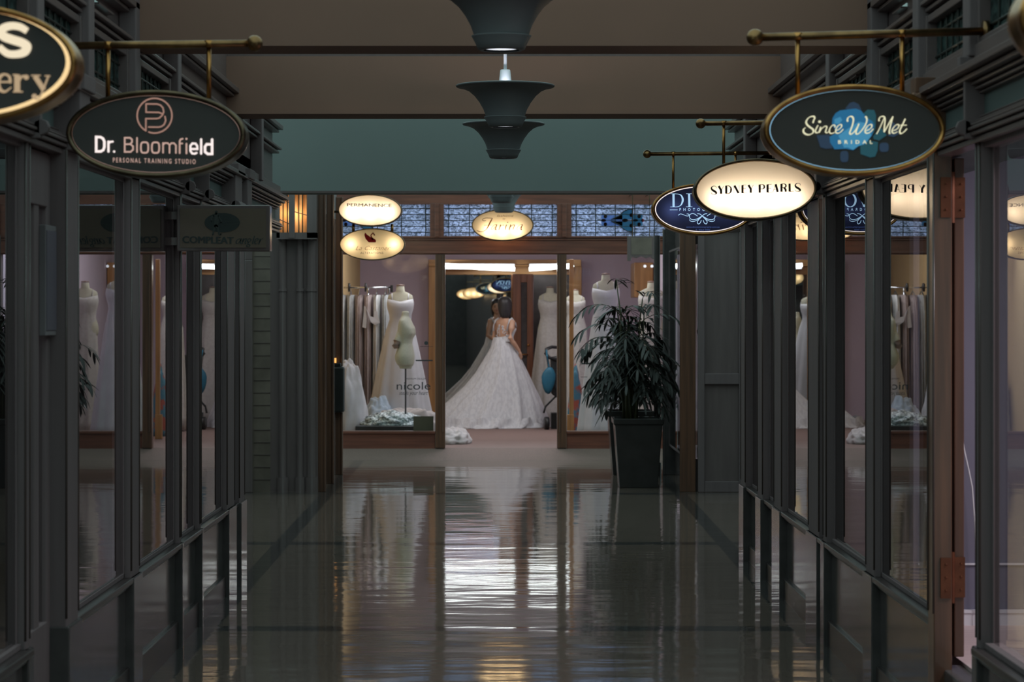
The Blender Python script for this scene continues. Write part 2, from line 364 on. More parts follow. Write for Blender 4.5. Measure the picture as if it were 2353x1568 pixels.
# downstand beams across the arcade
mb = MB().box((-1.72, 10.9, 2.86), (1.72, 11.25, 3.5)); struct(mb, 'trim_1', M['beam'])
mb = MB().box((-1.72, 15.0, 2.89), (1.72, 15.35, 3.25)); mb.box((-1.72, 14.975, 2.89), (1.72, 15.0, 2.915))
struct(mb, 'trim_2', M['beam'])
mb = MB().box((-1.72, 15.05, 3.25), (1.72, 15.3, 3.5)); struct(mb, 'trim_3', M['wood_h'])
mb = MB().box((-1.98, 19.0, 2.60), (1.98, 19.25, 3.5)); struct(mb, 'wall_back', M['teal'])
mb = MB().box((-1.98, 18.97, 2.60), (1.98, 19.0, 2.617)); struct(mb, 'trim_4', M['wood_h'])

NT = [10]; NW = [0]
def trim(mb, m, **k): NT[0] += 1; return struct(mb, 'trim_%d' % NT[0], m, **k)
def leaded(x0, x1, z0, z1, D, axis, cols, rows, m, depth=.012, border=None):
    """window of leaded lights; axis 'x' faces the camera, 'y' faces across the arcade (x = D)"""
    NW[0] += 1
    def pt(u, v, e=0): return V(u, D+e, v) if axis == 'x' else V(D+e*SG, u, v)
    g = MB(); g.add([pt(x0, z0), pt(x1, z0), pt(x1, z1), pt(x0, z1), pt(x0, z0, .006), pt(x1, z0, .006), pt(x1, z1, .006), pt(x0, z1, .006)],
                    [(0,1,2,3), (7,6,5,4), (0,4,5,1), (1,5,6,2), (2,6,7,3), (3,7,4,0)])
    o = struct(g, 'window_%d' % NW[0], m)
    b = MB()
    for u in cols: b.tube([pt(u, z0, -.003), pt(u, z1, -.003)], .0055, 6)
    for v in rows: b.tube([pt(x0, v, -.003), pt(x1, v, -.003)], .0055, 6)
    b.build('lead_came', M['lead'], o)
    return o
SG = 1
def pane(s, d0, d1, z0=.47, z1=2.26, turn=0.0, x=W):
    """plate glass of a shopfront in the side wall, with a slim timber bead"""
    NW[0] += 1; dx = turn*(d1-d0)
    xa, xb = s*x, s*(x+dx)
    g = MB().add([(xa, d0, z0), (xb, d1, z0), (xb, d1, z1), (xa, d0, z1)], [(0, 1, 2, 3) if s < 0 else (3, 2, 1, 0)])
    o = struct(g, 'window_%d' % NW[0], M['pane'])
    b = MB(); t = .022; n = s*-.006
    for a, c in (((xa, d0, z0), (xb, d1, z0+t)), ((xa, d0, z1-t), (xb, d1, z1)), ((xa, d0, z0), (xa, d0+t, z1)), ((xb, d1-t, z0), (xb, d1, z1))):
        b.box((min(a[0], c[0])+min(n, 0), a[1], a[2]), (max(a[0], c[0])+max(n, 0), c[1], c[2]))
    b.build('window_frame', M['wood'], o, bevel=.004)
    return o
def pilaster(s, d, L, p=.07, z1=2.27, m='wood', base=True, back=.05):
    """shopfront upright: shaft with bead edges, plinth and cap bracket"""
    x0, x1 = s*(W+back), s*(W-p)
    b = MB().box((x0, d, -.14), (x1, d+L, z1))
    e = s*(W-p)
    o = trim(b, M[m], bevel=.004)
    for dd in (d+.004, d+L-.004): MB().tube([(e, dd, .5), (e, dd, z1)], .005, 8).build('bead', M['bead'], o, smooth=True)
    if base: MB().box((s*(W+.04), d-.012, -.14), (s*(W-p-.015), d+L+.012, .47)).build('plinth', M['black'], o, bevel=.006)
    k = MB().box((s*(W+.04), d+.02, z1), (s*(W-p-.05), d+L-.02, 2.54)); k.box((s*(W+.04), d+.01, 2.50), (s*(W-p-.07), d+L-.01, 2.56)); k.tube([(s*(W-p-.05), d+.02, 2.31), (s*(W-p-.05), d+L-.02, 2.31)], .03, 8)
    k.build('bracket', M[m], o, bevel=.004)
    return o
def strip(s, d0, d1, z0, z1, p): return ((s*(W+.03), d0, z0), (s*(W-p), d1, z1))

for s, side in ((-1, 'left'), (1, 'right')):
    SG = s
    end = 15.4 if s < 0 else 16.8
    # stall riser with skirting, timber sill coloured darker to offset skylight
    segs = [(3.6, 8.55), (9.38, end)]
    if s < 0: segs = [(3.6, 8.52), (9.14, end)]
    for a, b in segs:
        struct(MB().box(strip(s, a, b, -.14, .44, -.02)[0], strip(s, a, b, -.14, .44, .012)[1]), 'baseboard_'+side, M['black'])
        mb = MB().box(*strip(s, a, b, .425, .445, .03)); mb.box(*strip(s, a, b, .445, .47, .048)); mb.box(*strip(s, a, b, -.14, .07, .03))
        trim(mb, M['sill'], bevel=.005)
    # entablature: architrave mouldings, frieze, cornice
    mb = MB().box((s*W, 3.6, 2.26), (s*(W+.3), 18, 2.60)); struct(mb, 'wall_'+side, M['frieze'])
    mb = MB()
    for z0, z1, p in ((2.255, 2.275, .035), (2.28, 2.293, .05), (2.298, 2.309, .06), (2.314, 2.323, .05), (2.328, 2.336, .035), (2.344, 2.35, .02),
                      (2.430, 2.437, .02), (2.442, 2.452, .035), (2.458, 2.468, .05), (2.474, 2.490, .075), (2.496, 2.520, .105), (2.522, 2.528, .09), (2.534, 2.60, .04)):
        mb.box(*strip(s, 3.6, 18, z0, z1, p))
    trim(mb, M['wood_h'], bevel=.003)
    # clerestory wall above, set back a little
    mb = MB().box((s*(W+.02), 3.6, 2.60), (s*(W+.25), 18, 3.5)); struct(mb, 'wall_'+side, M['dim'] if 0 else M['wood_h'])
    D = s*(W+.012)
    for a, b in ((6.3, 7.2), (7.3, 8.5), (8.72, 9.55), (9.72, 10.75), (11.15, 12.1), (12.4, 13.3), (13.6, 14.5)):
        n = 7; cols = [a+(b-a)*i/n for i in range(1, n)]
        w = leaded(a, b, 2.625, 2.80, D-s*.0, 'y', cols, [2.665, 2.76], M['stain_dim'])
        f = MB()
        for z0, z1 in ((2.60, 2.625), (2.80, 2.83)): f.box((s*(W+.02), a-.05, z0), (s*(W-.025), b+.05, z1))
        for d in (a-.05, b): f.box((s*(W+.02), d, 2.60), (s*(W-.03), d+.05, 2.83))
        f.build('window_frame', M['wood_h'], w, bevel=.004)
    mb = MB()
    for z0, z1, p in ((2.845, 2.86, .03), (2.87, 2.885, .05), (3.0, 3.015, .03), (3.02, 3.05, .06)): mb.box(*strip(s, 3.6, 18, z0, z1, p))
    trim(mb, M['wood_h'], bevel=.003)
    for d in (8.52, 9.58, 10.80, 12.2, 16.42): trim(MB().box((s*(W+.02), d, 2.56), (s*(W-.06), d+.12, 3.5)), M['wood'], bevel=.006)
    # louvre slots that show daylight
    for d0, d1, z in ((9.60, 9.92, 2.93), (10.12, 10.48, 2.955), (10.12, 10.48, 2.90)) if s < 0 else ((10.3, 10.5, 2.96), (10.3, 10.55, 2.905), (11.6, 11.8, 2.80)):
        NW[0] += 1
        o = struct(MB().box((s*(W+.03), d0, z), (s*(W+.016), d1, z+.016)), 'window_%d' % NW[0], M['slot'])
        MB().box((s*(W+.03), d0-.01, z-.008), (s*(W-.01), d1+.01, z)).build('window_frame', M['wood_h'], o)
    # uprights and panes
    pilaster(s, 6.2, .2, .03)
    if s < 0:
        for d, L, p in ((8.49, .08, .02), (9.12, .26, .05), (10.81, .24, .035), (12.44, .05, .035), (13.26, .05, .035), (14.56, .40, .035), (15.1, .3, .05)): pilaster(s, d, L, p)
        for d0, d1 in ((6.4, 8.49), (9.38, 10.81), (11.05, 12.44), (12.49, 13.26), (13.31, 14.56)): pane(s, d0, d1, turn=.006 if d0 < 7 else 0)
    else:
        pilaster(s, 8.525, .07, .02); pilaster(s, 9.27, .13, .05, m='jamb', base=False, back=.02)
        for d, L, p in ((10.855, .25, .035), (12.47, .12, .035), (12.76, .44, .035), (14.43, .40, .04), (15.4, .3, .05), (16.5, .3, .05)): pilaster(s, d, L, p)
        for d0, d1 in ((6.4, 8.525), (9.40, 10.855), (11.105, 12.47), (12.59, 12.76), (13.20, 14.43), (14.83, 15.4), (15.7, 16.5)): pane(s, d0, d1, turn=.0125 if d0 < 7 else (.008 if 11 < d0 < 11.2 else 0))
    # shop rooms behind the glass
    struct(MB().box((s*4.0, 3.6, -.02), (s*4.1, 17, 2.7)), 'wall_'+side, M['dim'])
    struct(MB().box((s*1.72, 3.6, 2.62), (s*4.0, 17, 2.7)), 'ceiling', M['dim'])
    struct(MB().box((s*(W+.06), end, 0), (s*4.0, end+.1, 2.6)), 'wall_'+side, M['dim'])
    struct(MB().box((s*4.0, 22.4, 0), (s*4.1, 17.0, 3.5)), 'wall_'+side, M['dim'])

# --- right shop: lilac end wall, raised pink floor, open door folded back
struct(MB().box((1.78, 3.6, .0), (4.0, 10.5, .30)), 'floor', M['pinkfloor'])
struct(MB().box((1.78, 10.5, .0), (4.0, 10.6, 2.6)), 'wall_right', M['lilac'])
mb = MB().box((1.80, 10.475, .30), (4.0, 10.5, .355)); mb.box((1.80, 10.468, .355), (4.0, 10.5, .367)); struct(mb, 'baseboard_right', M['cup'])
struct(MB().box((1.80, 10.49, .56), (4.0, 10.5, .568)), 'trim_5', M['cup'])
mb = MB().box((1.69, 8.42, -.14), (1.95, 9.40, .285)); mb.box((1.66, 8.42, -.14), (1.72, 9.4, .16)); struct(mb, 'trim_6', M['black'], bevel=.008)
door = bpy.data.objects.new('door_1', None); C.objects.link(door); door.location = (1.77, 9.30, .33); ORG['door_1'] = V(1.77, 9.30, .33); door['kind'] = 'structure'
dl = MB()
for d in (9.30, 9.98): dl.box((1.733, d, .33), (1.772, d+.10, 2.25))
for z0, z1 in ((.33, .60), (2.10, 2.25), (1.25, 1.33)): dl.box((1.733, 9.40, z0), (1.772, 9.98, z1))
dl.build('door_leaf', M['doorwood'], door, bevel=.004)
MB().box((1.75, 9.40, .60), (1.755, 9.98, 2.10)).build('door_glass', M['pane'], door)
for z in (.56, 2.02):
    h = MB().box((1.733, 9.292, z), (1.774, 9.298, z+.155)); h.box((1.675, 9.262, z), (1.715, 9.268, z+.155)); h.tube([(1.722, 9.283, z-.02), (1.722, 9.283, z+.175)], .011, 8)
    for k in (.03, .08, .13): h.ball((1.758, 9.29, z+k), .005, 6, 4); h.ball((1.695, 9.26, z+k), .005, 6, 4)
    h.build('hinge', M['copper'], door)
# --- left shop door, shut, with a glazed leaf
NW[0] += 1
door = bpy.data.objects.new('door_2', None); C.objects.link(door); door.location = (-1.72, 8.54, 0); ORG['door_2'] = V(-1.72, 8.54, 0); door['kind'] = 'structure'
dl = MB()
for d0, d1 in ((8.54, 8.69), (8.81, 8.90), (9.04, 9.12)): dl.box((-1.71, d0, -.05), (-1.755, d1, 2.25))
for z0, z1 in ((.03, .50), (2.05, 2.25)): dl.box((-1.705, 8.69, z0), (-1.75, 9.04, z1))
dl.build('door_leaf', M['wood'], door, bevel=.004)
MB().add([(-1.725, 8.69, .5), (-1.725, 9.04, .5), (-1.725, 9.04, 2.05), (-1.725, 8.69, 2.05)], [(0, 1, 2, 3)]).build('door_glass', M['pane'], door)
struct(MB().box((-4, 3.6, 0), (-1.78, 15.4, .06)), 'floor', M['carpet'])
struct(MB().box((1.78, 10.6, 0), (4, 16.8, .06)), 'floor', M['carpet'])

# --- side lobbies beyond the shopfronts and the piers before the far shop
struct(MB().box((-4, 22.4, 0), (-2.16, 22.5, 3.5)), 'wall_left', M['tile'])
mb = MB()
for i in range(1, 22): mb.box((-2.31, 22.392, i*.115), (-2.16, 22.4, i*.115+.003))
trim(mb, M['blackw'])
mb = MB().box((-2.72, 22.33, 0), (-2.60, 22.4, 2.15)); mb.box((-2.44, 22.33, 0), (-2.32, 22.4, 2.15)); mb.box((-2.72, 22.33, 2.15), (-2.32, 22.4, 2.3))
o = struct(mb, 'door_3', M['blackw'], bevel=.006); MB().box((-2.60, 22.37, 0), (-2.44, 22.39, 2.15)).build('door_leaf', M['ochre'] if 0 else M['tile'], o)
mb = MB().box((-2.16, 22.4, 0), (-1.72, 24.9, 2.62)); struct(mb, 'wall_left', M['blackw'])
struct(MB().box((-2.16, 22.4, 2.62), (-1.72, 24.9, 3.5)), 'wall_left', M['dim'])
# columns of the left pier (lacquered half rounds)
for x, rr, y in ((-2.045, .035, 22.38), (-1.885, .03, 22.38), (-1.78, .045, 22.40)):
    b = MB().tube([(x, y, .0), (x, y, 2.37)], rr, 20); b.tube([(x, y, 0), (x, y, .14)], rr+.02, 20); b.tube([(x, y, 1.86), (x, y, 1.885)], rr+.008, 20)
    trim(b, M['blackw'], smooth=False)
for d in (22.42, 23.5, 24.80): trim(MB().box((-1.74, d, 0), (-1.66, d+.1, 2.85)).tube([(-1.66, d, 0), (-1.66, d, 2.85)], .014, 8), M['jamb'], bevel=.004)
w = leaded(-2.06, -1.81, 2.40, 2.76, 22.27, 'x', [-2.03, -1.99, -1.955, -1.885, -1.85], [], M['glow_amber'])  # glowing amber panel stands in for a reflection on the pier
b = MB()
for z0, z1, x0, x1 in ((2.66, 2.72, -2.06, -1.94), (2.56, 2.60, -1.95, -1.81), (2.47, 2.52, -2.06, -1.95)): b.tube([(x0, 22.262, z1), (x1, 22.262, z0)], .004, 5)
b.box((-1.975, 22.24, 2.35), (-1.92, 22.268, 2.78)); b.box((-2.09, 22.25, 2.35), (-2.06, 22.39, 2.8)); b.box((-1.81, 22.25, 2.35), (-1.72, 22.39, 2.8)); b.box((-2.09, 22.25, 2.34), (-1.72, 22.39, 2.40)); b.box((-2.09, 22.25, 2.76), (-1.72, 22.39, 2.80))
b.tube([(-2.06, 22.25, 2.67), (-2.03, 22.25, 2.73), (-1.98, 22.25, 2.76), (-1.9, 22.25, 2.775)], .014, 6)
b.build('window_frame', M['blackw'], w)
for x in (-2.0, -1.87): light('POINT', 'lamp', (x, 22.335, 2.57), .55, (1, .84, .62), .03)  # lamps added behind the amber panel to make it glow
struct(MB().box((-2.09, 22.375, 2.34), (-1.80, 22.40, 2.80)), 'wall_left', M['cup'])
# right lobby wall and pier
mb = MB().box((1.80, 22.4, 0), (4, 22.5, 3.5)); struct(mb, 'wall_right', M['blackw'])
mb = MB()
for x0, x1 in ((1.80, 1.86), (2.18, 2.22)): mb.box((x0, 22.36, .0), (x1, 22.4, 2.5))
for z in (0, 1.0, 2.42): mb.box((1.86, 22.365, z), (2.18, 22.4, z+.1))
trim(mb, M['wood'], bevel=.005)
mb = MB()
for i in range(1, 22): mb.box((2.24, 22.392, i*.115), (2.34, 22.4, i*.115+.003))
trim(mb, M['blackw'])
struct(MB().box((1.76, 22.5, 0), (1.90, 24.9, .30)), 'wall_right', M['blackw'])
struct(MB().box((1.76, 22.5, 2.30), (1.90, 24.9, 3.5)), 'wall_right', M['blackw'])
struct(MB().box((1.90, 22.5, 0), (1.95, 24.9, 3.5)), 'wall_right', M['blackw'])
pane(1, 22.52, 24.78, .30, 2.30)
for d, m in ((22.40, 'jamb'), (24.80, 'black')):
    b = MB().box((1.66, d, 0), (1.78, d+.1, 2.95)); b.tube([(1.655, d+.02, 0), (1.655, d+.02, 2.52)], .022, 14); trim(b, M[m], bevel=.004)
b = MB().tube([(1.58, 24.9, 0), (1.58, 24.9, 2.46)], .032, 20); b.tube([(1.58, 24.9, 0), (1.58, 24.9, .12)], .045, 20)
trim(b, M['black'])

# --- far shop front (facade at 27.6 m)
FD = 27.6
def FX(px): return X(px, FD)
def FZ(py): return Z(py, FD)
mb = MB().box((-2.7, FD, FZ(443)), (2.7, FD+.15, 3.5)); mb.box((-2.7, FD, FZ(470)), (2.7, FD+.12, FZ(443)))
trim(mb, M['brown'])
mb = MB().box((-2.7, FD, FZ(585)), (2.7, FD+.12, FZ(543)));
for z, h, p in ((FZ(583), .02, .03), (FZ(547), .02, .03), (FZ(552), .012, .02)): mb.box((-2.7, FD-p, z), (2.7, FD, z+h))
trim(mb, M['brown'], bevel=.004)
for x0, x1 in ((FX(988), FX(1020)), (FX(1280), FX(1313)), (FX(1560), FX(1600)), (FX(640), FX(680))):
    b = MB().box((x0, FD-.03, FZ(545)), (x1, FD+.12, FZ(468))); b.box(((x0+x1)/2-.025, FD-.05, FZ(545)), ((x0+x1)/2+.025, FD-.03, FZ(468))); trim(b, M['brown'], bevel=.005)
trans = []
for x0, x1 in ((FX(690), FX(989)), (FX(1020), FX(1280)), (FX(1313), FX(1560))):
    wv = x1-x0; cols = [x0+.055, x1-.055]+[x0+.055+(wv-.11)*i/5 for i in range(1, 5)]
    z0, z1 = FZ(543), FZ(470); rows = [z0+.045+(z1-z0-.09)*i/4 for i in range(5)]
    w = leaded(x0, x1, z0, z1, FD+.03, 'x', cols, rows, M['stain']); cx, cz = (x0+x1)/2, (z0+z1)/2
    cx += .03
    a = Face(0, 0, 1, FD, y=FD+.024)
    inv = lambda x, z: (CX+x*F/FD, CY-(z-EYE)*F/FD)
    def art(pts, m, nm):
        f = Face(0, 0, 1, FD, y=FD+.023); f.poly([inv(cx+u, cz+v) for u, v in pts]); return f.mb.build(nm, m, w)
    def ell(u, v, rx, ry, n=16): return [(u+rx*math.cos(2*pi*k/n), v+ry*math.sin(2*pi*k/n)) for k in range(n)]
    heart = [(-.19, .01), (-.10, .05), (-.05, .10), (0, .125), (.055, .125), (.055, .01)]
    art([(-.30, -.06), (-.06, -.06), (-.06, .06), (-.30, .06)], M['stain_blue'], 'motif')
    art(heart, M['stain_teal'], 'motif'); art([(u, -v) for u, v in heart], M['stain_teal'], 'motif')
    art([(.06, -.06), (.17, -.06), (.17, .06), (.06, .06)], M['stain_teal'], 'motif')
    dk = MB()
    for u, v, rx, ry in ((-.255, .045, .02, .022), (-.255, -.045, .02, .022), (-.275, 0, .03, .016), (.04, .06, .02, .022), (.04, -.06, .02, .022), (-.03, 0, .035, .02), (.13, .045, .02, .022), (.13, -.045, .02, .022), (.09, 0, .03, .014)):
        p = [inv(cx+a_, cz+b_) for a_, b_ in ell(u, v, rx, ry)]; f = Face(0, 0, 1, FD, y=FD+.019); f.poly(p); n = len(dk.v); dk.v += f.mb.v; dk.f += [tuple(n+i for i in q) for q in f.mb.f]
    dk.build('motif', M['stain_dark'], w)
    art(ell(.17, 0, .018, .018), M['stain_red'], 'jewel')
    lc = MB()
    lc.tube([V(cx+u, FD+.016, cz+v) for u, v in heart[:5]], .006, 6); lc.tube([V(cx+u, FD+.016, cz-v) for u, v in heart[:5]], .006, 6)
    lc.tube([V(cx+.055, FD+.016, cz+.125), V(cx+.055, FD+.016, cz-.145)], .006, 6)
    lc.build('lead_came', M['lead'], w)
    trans.append(w)
# door posts and sashes
for x0, x1 in ((FX(1000), FX(1023)), (FX(1280), FX(1302))):
    b = MB().box((x0, FD-.02, .12), (x1, FD+.10, FZ(585)))
    xe = x1-.03 if x0 < 0 else x0+.02
    b.box((xe, FD-.035, .3), (xe+.012, FD-.02, FZ(585))); trim(b, M['jamb'], bevel=.004)
for x0, x1, nm in ((-2.35, FX(1000), 0), (FX(1302), FX(1575), 1)):
    b = MB().box((x0, FD, .10), (x1, FD+.1, .29)); b.box((x0, FD-.03, .285), (x1, FD+.1, .315)); trim(b, M['brown'], bevel=.005)
    NW[0] += 1
    g = MB().add([(x0, FD+.05, .315), (x1, FD+.05, .315), (x1, FD+.05, FZ(585)), (x0, FD+.05, FZ(585))], [(3, 2, 1, 0)])
    w = struct(g, 'window_%d' % NW[0], M['pane2'])
    if nm == 0:
        f = Face(0, 0, 1, FD, y=FD+.044)
        f.text('nicole', 950, 896, 18, 78); f.text('steals your heart', 950, 908, 9, 66, shear=.35); f.text('PREMIUM DEALER', 955, 873, 4, 48)
        f.dot((979, 789), 4.5); f.line([(965, 797), (994, 797)], 1.0); f.line([(955, 829), (994, 829)], 3.0, cap=False)
        f.mb.build('decal', M['decal'], w)
    else:
        f = Face(0, 0, 1, FD, y=FD+.044); f.line([(1338, 806), (1352, 806)], 2, cap=False); f.line([(1336, 836), (1362, 836)], 4, cap=False); f.line([(1334, 867), (1350, 867)], 1.2, cap=False)
        f.mb.build('decal', M['decal'], w)
struct(MB().box((FX(1575), FD, .1), (2.7, FD+.1, 2.4)), 'wall_back', M['wood'])
struct(MB().box((-2.7, FD, .1), (-2.35, FD+.1, 2.4)), 'wall_back', M['wood'])
# far shop room
SB = 34.9
struct(MB().box((-2.2, SB, .12), (2.2, SB+.1, 3.2)), 'wall_back', M['mauve'])
struct(MB().box((-2.12, FD+.12, .12), (-2.07, SB, 3.2)), 'wall_left', M['ochre'])
struct(MB().box((2.07, FD+.12, .12), (2.12, SB, 3.2)), 'wall_right', M['mauve'])
struct(MB().box((-2.2, FD+.12, 3.1), (2.2, SB, 3.2)), 'ceiling', M['shopceil'])
# the arcade goes on behind the camera; the mirror in the far shop shows it
for s, side in ((-1, 'left'), (1, 'right')): struct(MB().box((s*1.72, -14, -.3), (s*1.9, 3.6, 3.0)), 'wall_'+side, M['wood_h'])
struct(MB().box((-5, -14.1, -.4), (5, -13.9, 8)), 'wall_front', M['dark'])  # added end wall, raised to keep bright sky out of the mirror
# ================================================================ SIGNS
def ellring(cx, cz, y, a, b, n=64, roll=0.0):
    return [V(cx+a*math.cos(t)*math.cos(roll)-b*math.sin(t)*math.sin(roll), y, cz+a*math.cos(t)*math.sin(roll)+b*math.sin(t)*math.cos(roll)) for t in (2*pi*k/n for k in range(n))]
FP = {}
def oval_sign(px, py, wpx, hpx, D, label, rim, face, roll=0.0, depth=.13, lamps=(), lamp_p=.02, edge=None, dx=0, dz=0, shrink=.0, rimw=.018, col=(1, .86, .66), cat='sign'):
    c = P(px, py, D); a = wpx/2*D/F; b = hpx/2*D/F
    t = thing('oval_sign', c, label, cat); x, z = c.x, c.z
    y0, y1 = D-depth/2, D+depth/2; r = MB()
    prof = [(y0+.012, -rimw-.001), (y0-.004, -rimw), (y0-.012, -rimw*.5), (y0-.008, .0), (y0+.02, .002), (D, -.006), (y1-.02, .002), (y1+.008, 0), (y1+.012, -rimw*.5), (y1+.004, -rimw), (y1-.012, -rimw-.001)]
    r.loft([ellring(x, z, yy, a+e, b+e, 64, roll) for yy, e in prof], True, (False, False)); r.build('rim', rim, t, smooth=True)
    ai, bi = a-rimw+.001, b-rimw+.001
    for yy, sgn in ((y0+.006, 1), (y1-.006, -1)):
        f = MB(); ring = ellring(x+dx, z+dz, yy, ai-shrink, bi-shrink, 64, roll)
        f.add(ring, [tuple(range(64)) if sgn < 0 else tuple(range(63, -1, -1))]); fp = f.build('face_panel', face, t); FP.setdefault(t.name, []).append(fp)
        if edge:
            f = MB(); ring = ellring(x, z, yy+.004*sgn, ai, bi, 64, roll); f.add(ring, [tuple(range(64)) if sgn < 0 else tuple(range(63, -1, -1))]); f.build('light_edge', edge, t)
    for lx, lz, k in lamps: light('POINT', 'lamp', V(x+lx, D, z+lz), lamp_p*k, col, .022, parent=t)
    t['_yf'] = y0+.003; t['_yb'] = y1-.003
    return t
def put(face, sign, m, name='lettering', back=True):
    """fix flat artwork on the sign front, and the same artwork on its back"""
    f = face.mb; fp = FP.get(sign.name); f.build(name, m, fp[0] if fp else sign)
    if back:
        b = MB(); c = org(sign)
        b.add([V(2*c.x-p.x, 2*c.y-p.y, p.z) for p in f.v], f.f); b.build(name, m, fp[1] if fp else sign)
def bracket(xw, px, py, D, drops, label, bot, roll=0.0, r=.013):
    """brass rod from the wall with ball end and drop rods"""
    tip = P(px, py, D); t = thing('sign_bracket', (xw, D, tip.z), label, 'bracket', None)
    zz = lambda x: tip.z+(x-tip.x)*roll
    b = MB().tube([(tip.x, D, tip.z), (xw, D, zz(xw))], r, 12); b.build('rod', M['brassd'], t, smooth=True)
    MB().ball((tip.x, D, tip.z), r*2.1, 16, 10).build('ball_finial', M['brassd'], t, smooth=True)
    MB().tube([(xw, D, zz(xw)), (xw-.02*(1 if xw > 0 else -1), D, zz(xw))], r*2.6, 16).build('wall_plate', M['brassd'], t, smooth=True)
    for d, zb in zip(drops, bot):
        x = X(d, D); b = MB().tube([(x, D, zb), (x, D, zz(x))], r*.62, 10); b.tube([(x, D, zz(x)-.012), (x, D, zz(x)+.012)], r*1.2, 10); b.build('drop_rod', M['brass'], t, smooth=True)
    return t

def rr(cx, cy, rx, ry, q=.55, n=40):
    o = []
    for k in range(n):
        t = 2*pi*k/n; c, s_ = math.cos(t), math.sin(t); o.append((cx+rx*math.copysign(abs(c)**q, c), cy+ry*math.copysign(abs(s_)**(q*1.2), s_)))
    return o
# --- Since We Met
S = oval_sign(1958, 302, 413, 208, 8.475, 'black oval bridal sign with blue watercolour patch on a brass bracket', M['brass'], M['signblack'], edge=M['lit_ice'], dx=.0015, dz=.0004, shrink=.0032, rimw=.018)
yf = S['_yf']
f = Face(1830, 220, 9.05, 8.475, y=yf-.001)
W_ = lambda e: Face(1830, 220, 9.05, 8.475, y=yf-e)
for e, mk, pts in ((.0004, 'wc4', [(370, 850), (640, 840), (700, 1120), (560, 1130), (450, 1100)]), (.0004, 'wc4', rr(945, 1290, 85, 115)), (.0004, 'wc4', rr(1765, 1100, 95, 95)), (.0004, 'wc4', [(1900, 600), (1960, 580), (2050, 700), (2060, 830), (1960, 890), (1850, 860)]),
    (.0006, 'wc3', [(1540, 870), (1700, 690), (1820, 850), (1660, 960), (1550, 930)]), (.0004, 'wc4', [(960, 300), (1060, 180), (1140, 160), (1240, 210), (1300, 320), (1150, 380)]), (.0008, 'wc3', [(1270, 1060), (1420, 960), (1640, 990), (1630, 1170), (1580, 1290), (1480, 1310), (1280, 1240)]), (.0008, 'wc3', [(1320, 420), (1420, 320), (1560, 330), (1600, 440), (1590, 700), (1540, 820), (1400, 800)]),
    (.0012, 'wc1', [(700, 500), (760, 400), (850, 340), (1000, 320), (1180, 300), (1290, 340), (1400, 480), (1520, 560), (1560, 640), (1520, 840), (1480, 900), (1380, 1030), (1230, 1080), (1130, 1160), (980, 1130), (740, 1140), (650, 1000), (640, 880), (780, 800), (690, 620)]),
    (.0016, 'wc2', [(820, 860), (950, 760), (1240, 570), (1380, 600), (1480, 760), (1500, 860), (1380, 1020), (1230, 1075), (1120, 1150), (1010, 1100), (940, 1110), (900, 1020)]), (.0016, 'wc2', [(740, 520), (860, 470), (900, 540), (830, 620), (740, 610)])):
    put(W_(e).poly(pts), S, M[mk], 'watercolour_patch')
f = Face(1830, 220, 9.05, 8.475, y=yf-.003); nb = (-.55, 15)
for w, p in ((38, [(295, 600), (310, 545), (330, 500), (315, 465), (275, 462), (215, 485), (170, 535), (155, 585), (180, 640), (240, 690), (290, 725), (305, 770), (280, 815), (215, 840), (150, 830), (105, 790), (100, 735), (140, 695)]),
    (32, [(400, 645), (370, 700), (345, 760), (355, 795), (400, 795), (432, 765)]), (32, [(455, 680), (438, 740), (420, 800)]), (28, [(425, 790), (470, 720), (530, 672), (570, 668), (582, 690), (562, 745), (556, 785), (585, 800), (622, 780)]),
    (28, [(748, 690), (747, 652), (712, 640), (665, 680), (635, 740), (640, 795), (680, 815), (742, 792)]), (28, [(770, 758), (830, 730), (880, 682), (886, 642), (855, 632), (810, 660), (770, 725), (765, 785), (800, 810), (860, 790), (920, 725)]),
    (36, [(1015, 570), (1005, 540), (1020, 490), (1070, 462), (1115, 480), (1130, 540), (1110, 640), (1075, 740), (1055, 800), (1072, 830), (1110, 815), (1170, 750), (1220, 670), (1245, 612)]), (34, [(1245, 612), (1210, 700), (1182, 790), (1195, 825), (1240, 815), (1310, 740), (1370, 650), (1403, 570), (1405, 505), (1385, 468), (1375, 485)]),
    (30, [(1390, 760), (1450, 735), (1500, 690), (1510, 642), (1475, 630), (1420, 665), (1377, 735), (1375, 790), (1415, 810), (1480, 785), (1540, 720)]),
    (30, [(1665, 560), (1655, 530), (1680, 480), (1730, 460), (1772, 480), (1783, 540), (1772, 650), (1765, 740), (1765, 788)]), (30, [(1765, 788), (1830, 670), (1900, 540), (1945, 465)]), (34, [(1945, 462), (1915, 570), (1885, 690), (1872, 780), (1880, 825)]), (22, [(1605, 828), (1660, 730), (1720, 600), (1762, 500)]),
    (28, [(1945, 760), (2010, 735), (2060, 688), (2066, 642), (2030, 630), (1975, 670), (1932, 740), (1930, 790), (1970, 810), (2040, 780)]), (38, [(2200, 512), (2160, 600), (2110, 700), (2085, 770), (2105, 815), (2150, 800), (2200, 755), (2235, 715)]), (20, [(2095, 645), (2232, 643)])):
    f.line(p, w, curve=True, nib=nb)
f.dot((433, 572), 30, 26)
f.text('BRIDAL', 1170, 1026, 72, 710, space=2.0, bold=.018)
put(f, S, M['lit_mint'])
bracket(1.70, 1735, 86, 8.475, (1833, 2073), 'brass bracket holding the black bridal sign with the blue patch', (2.41, 2.43), .027, .0145)

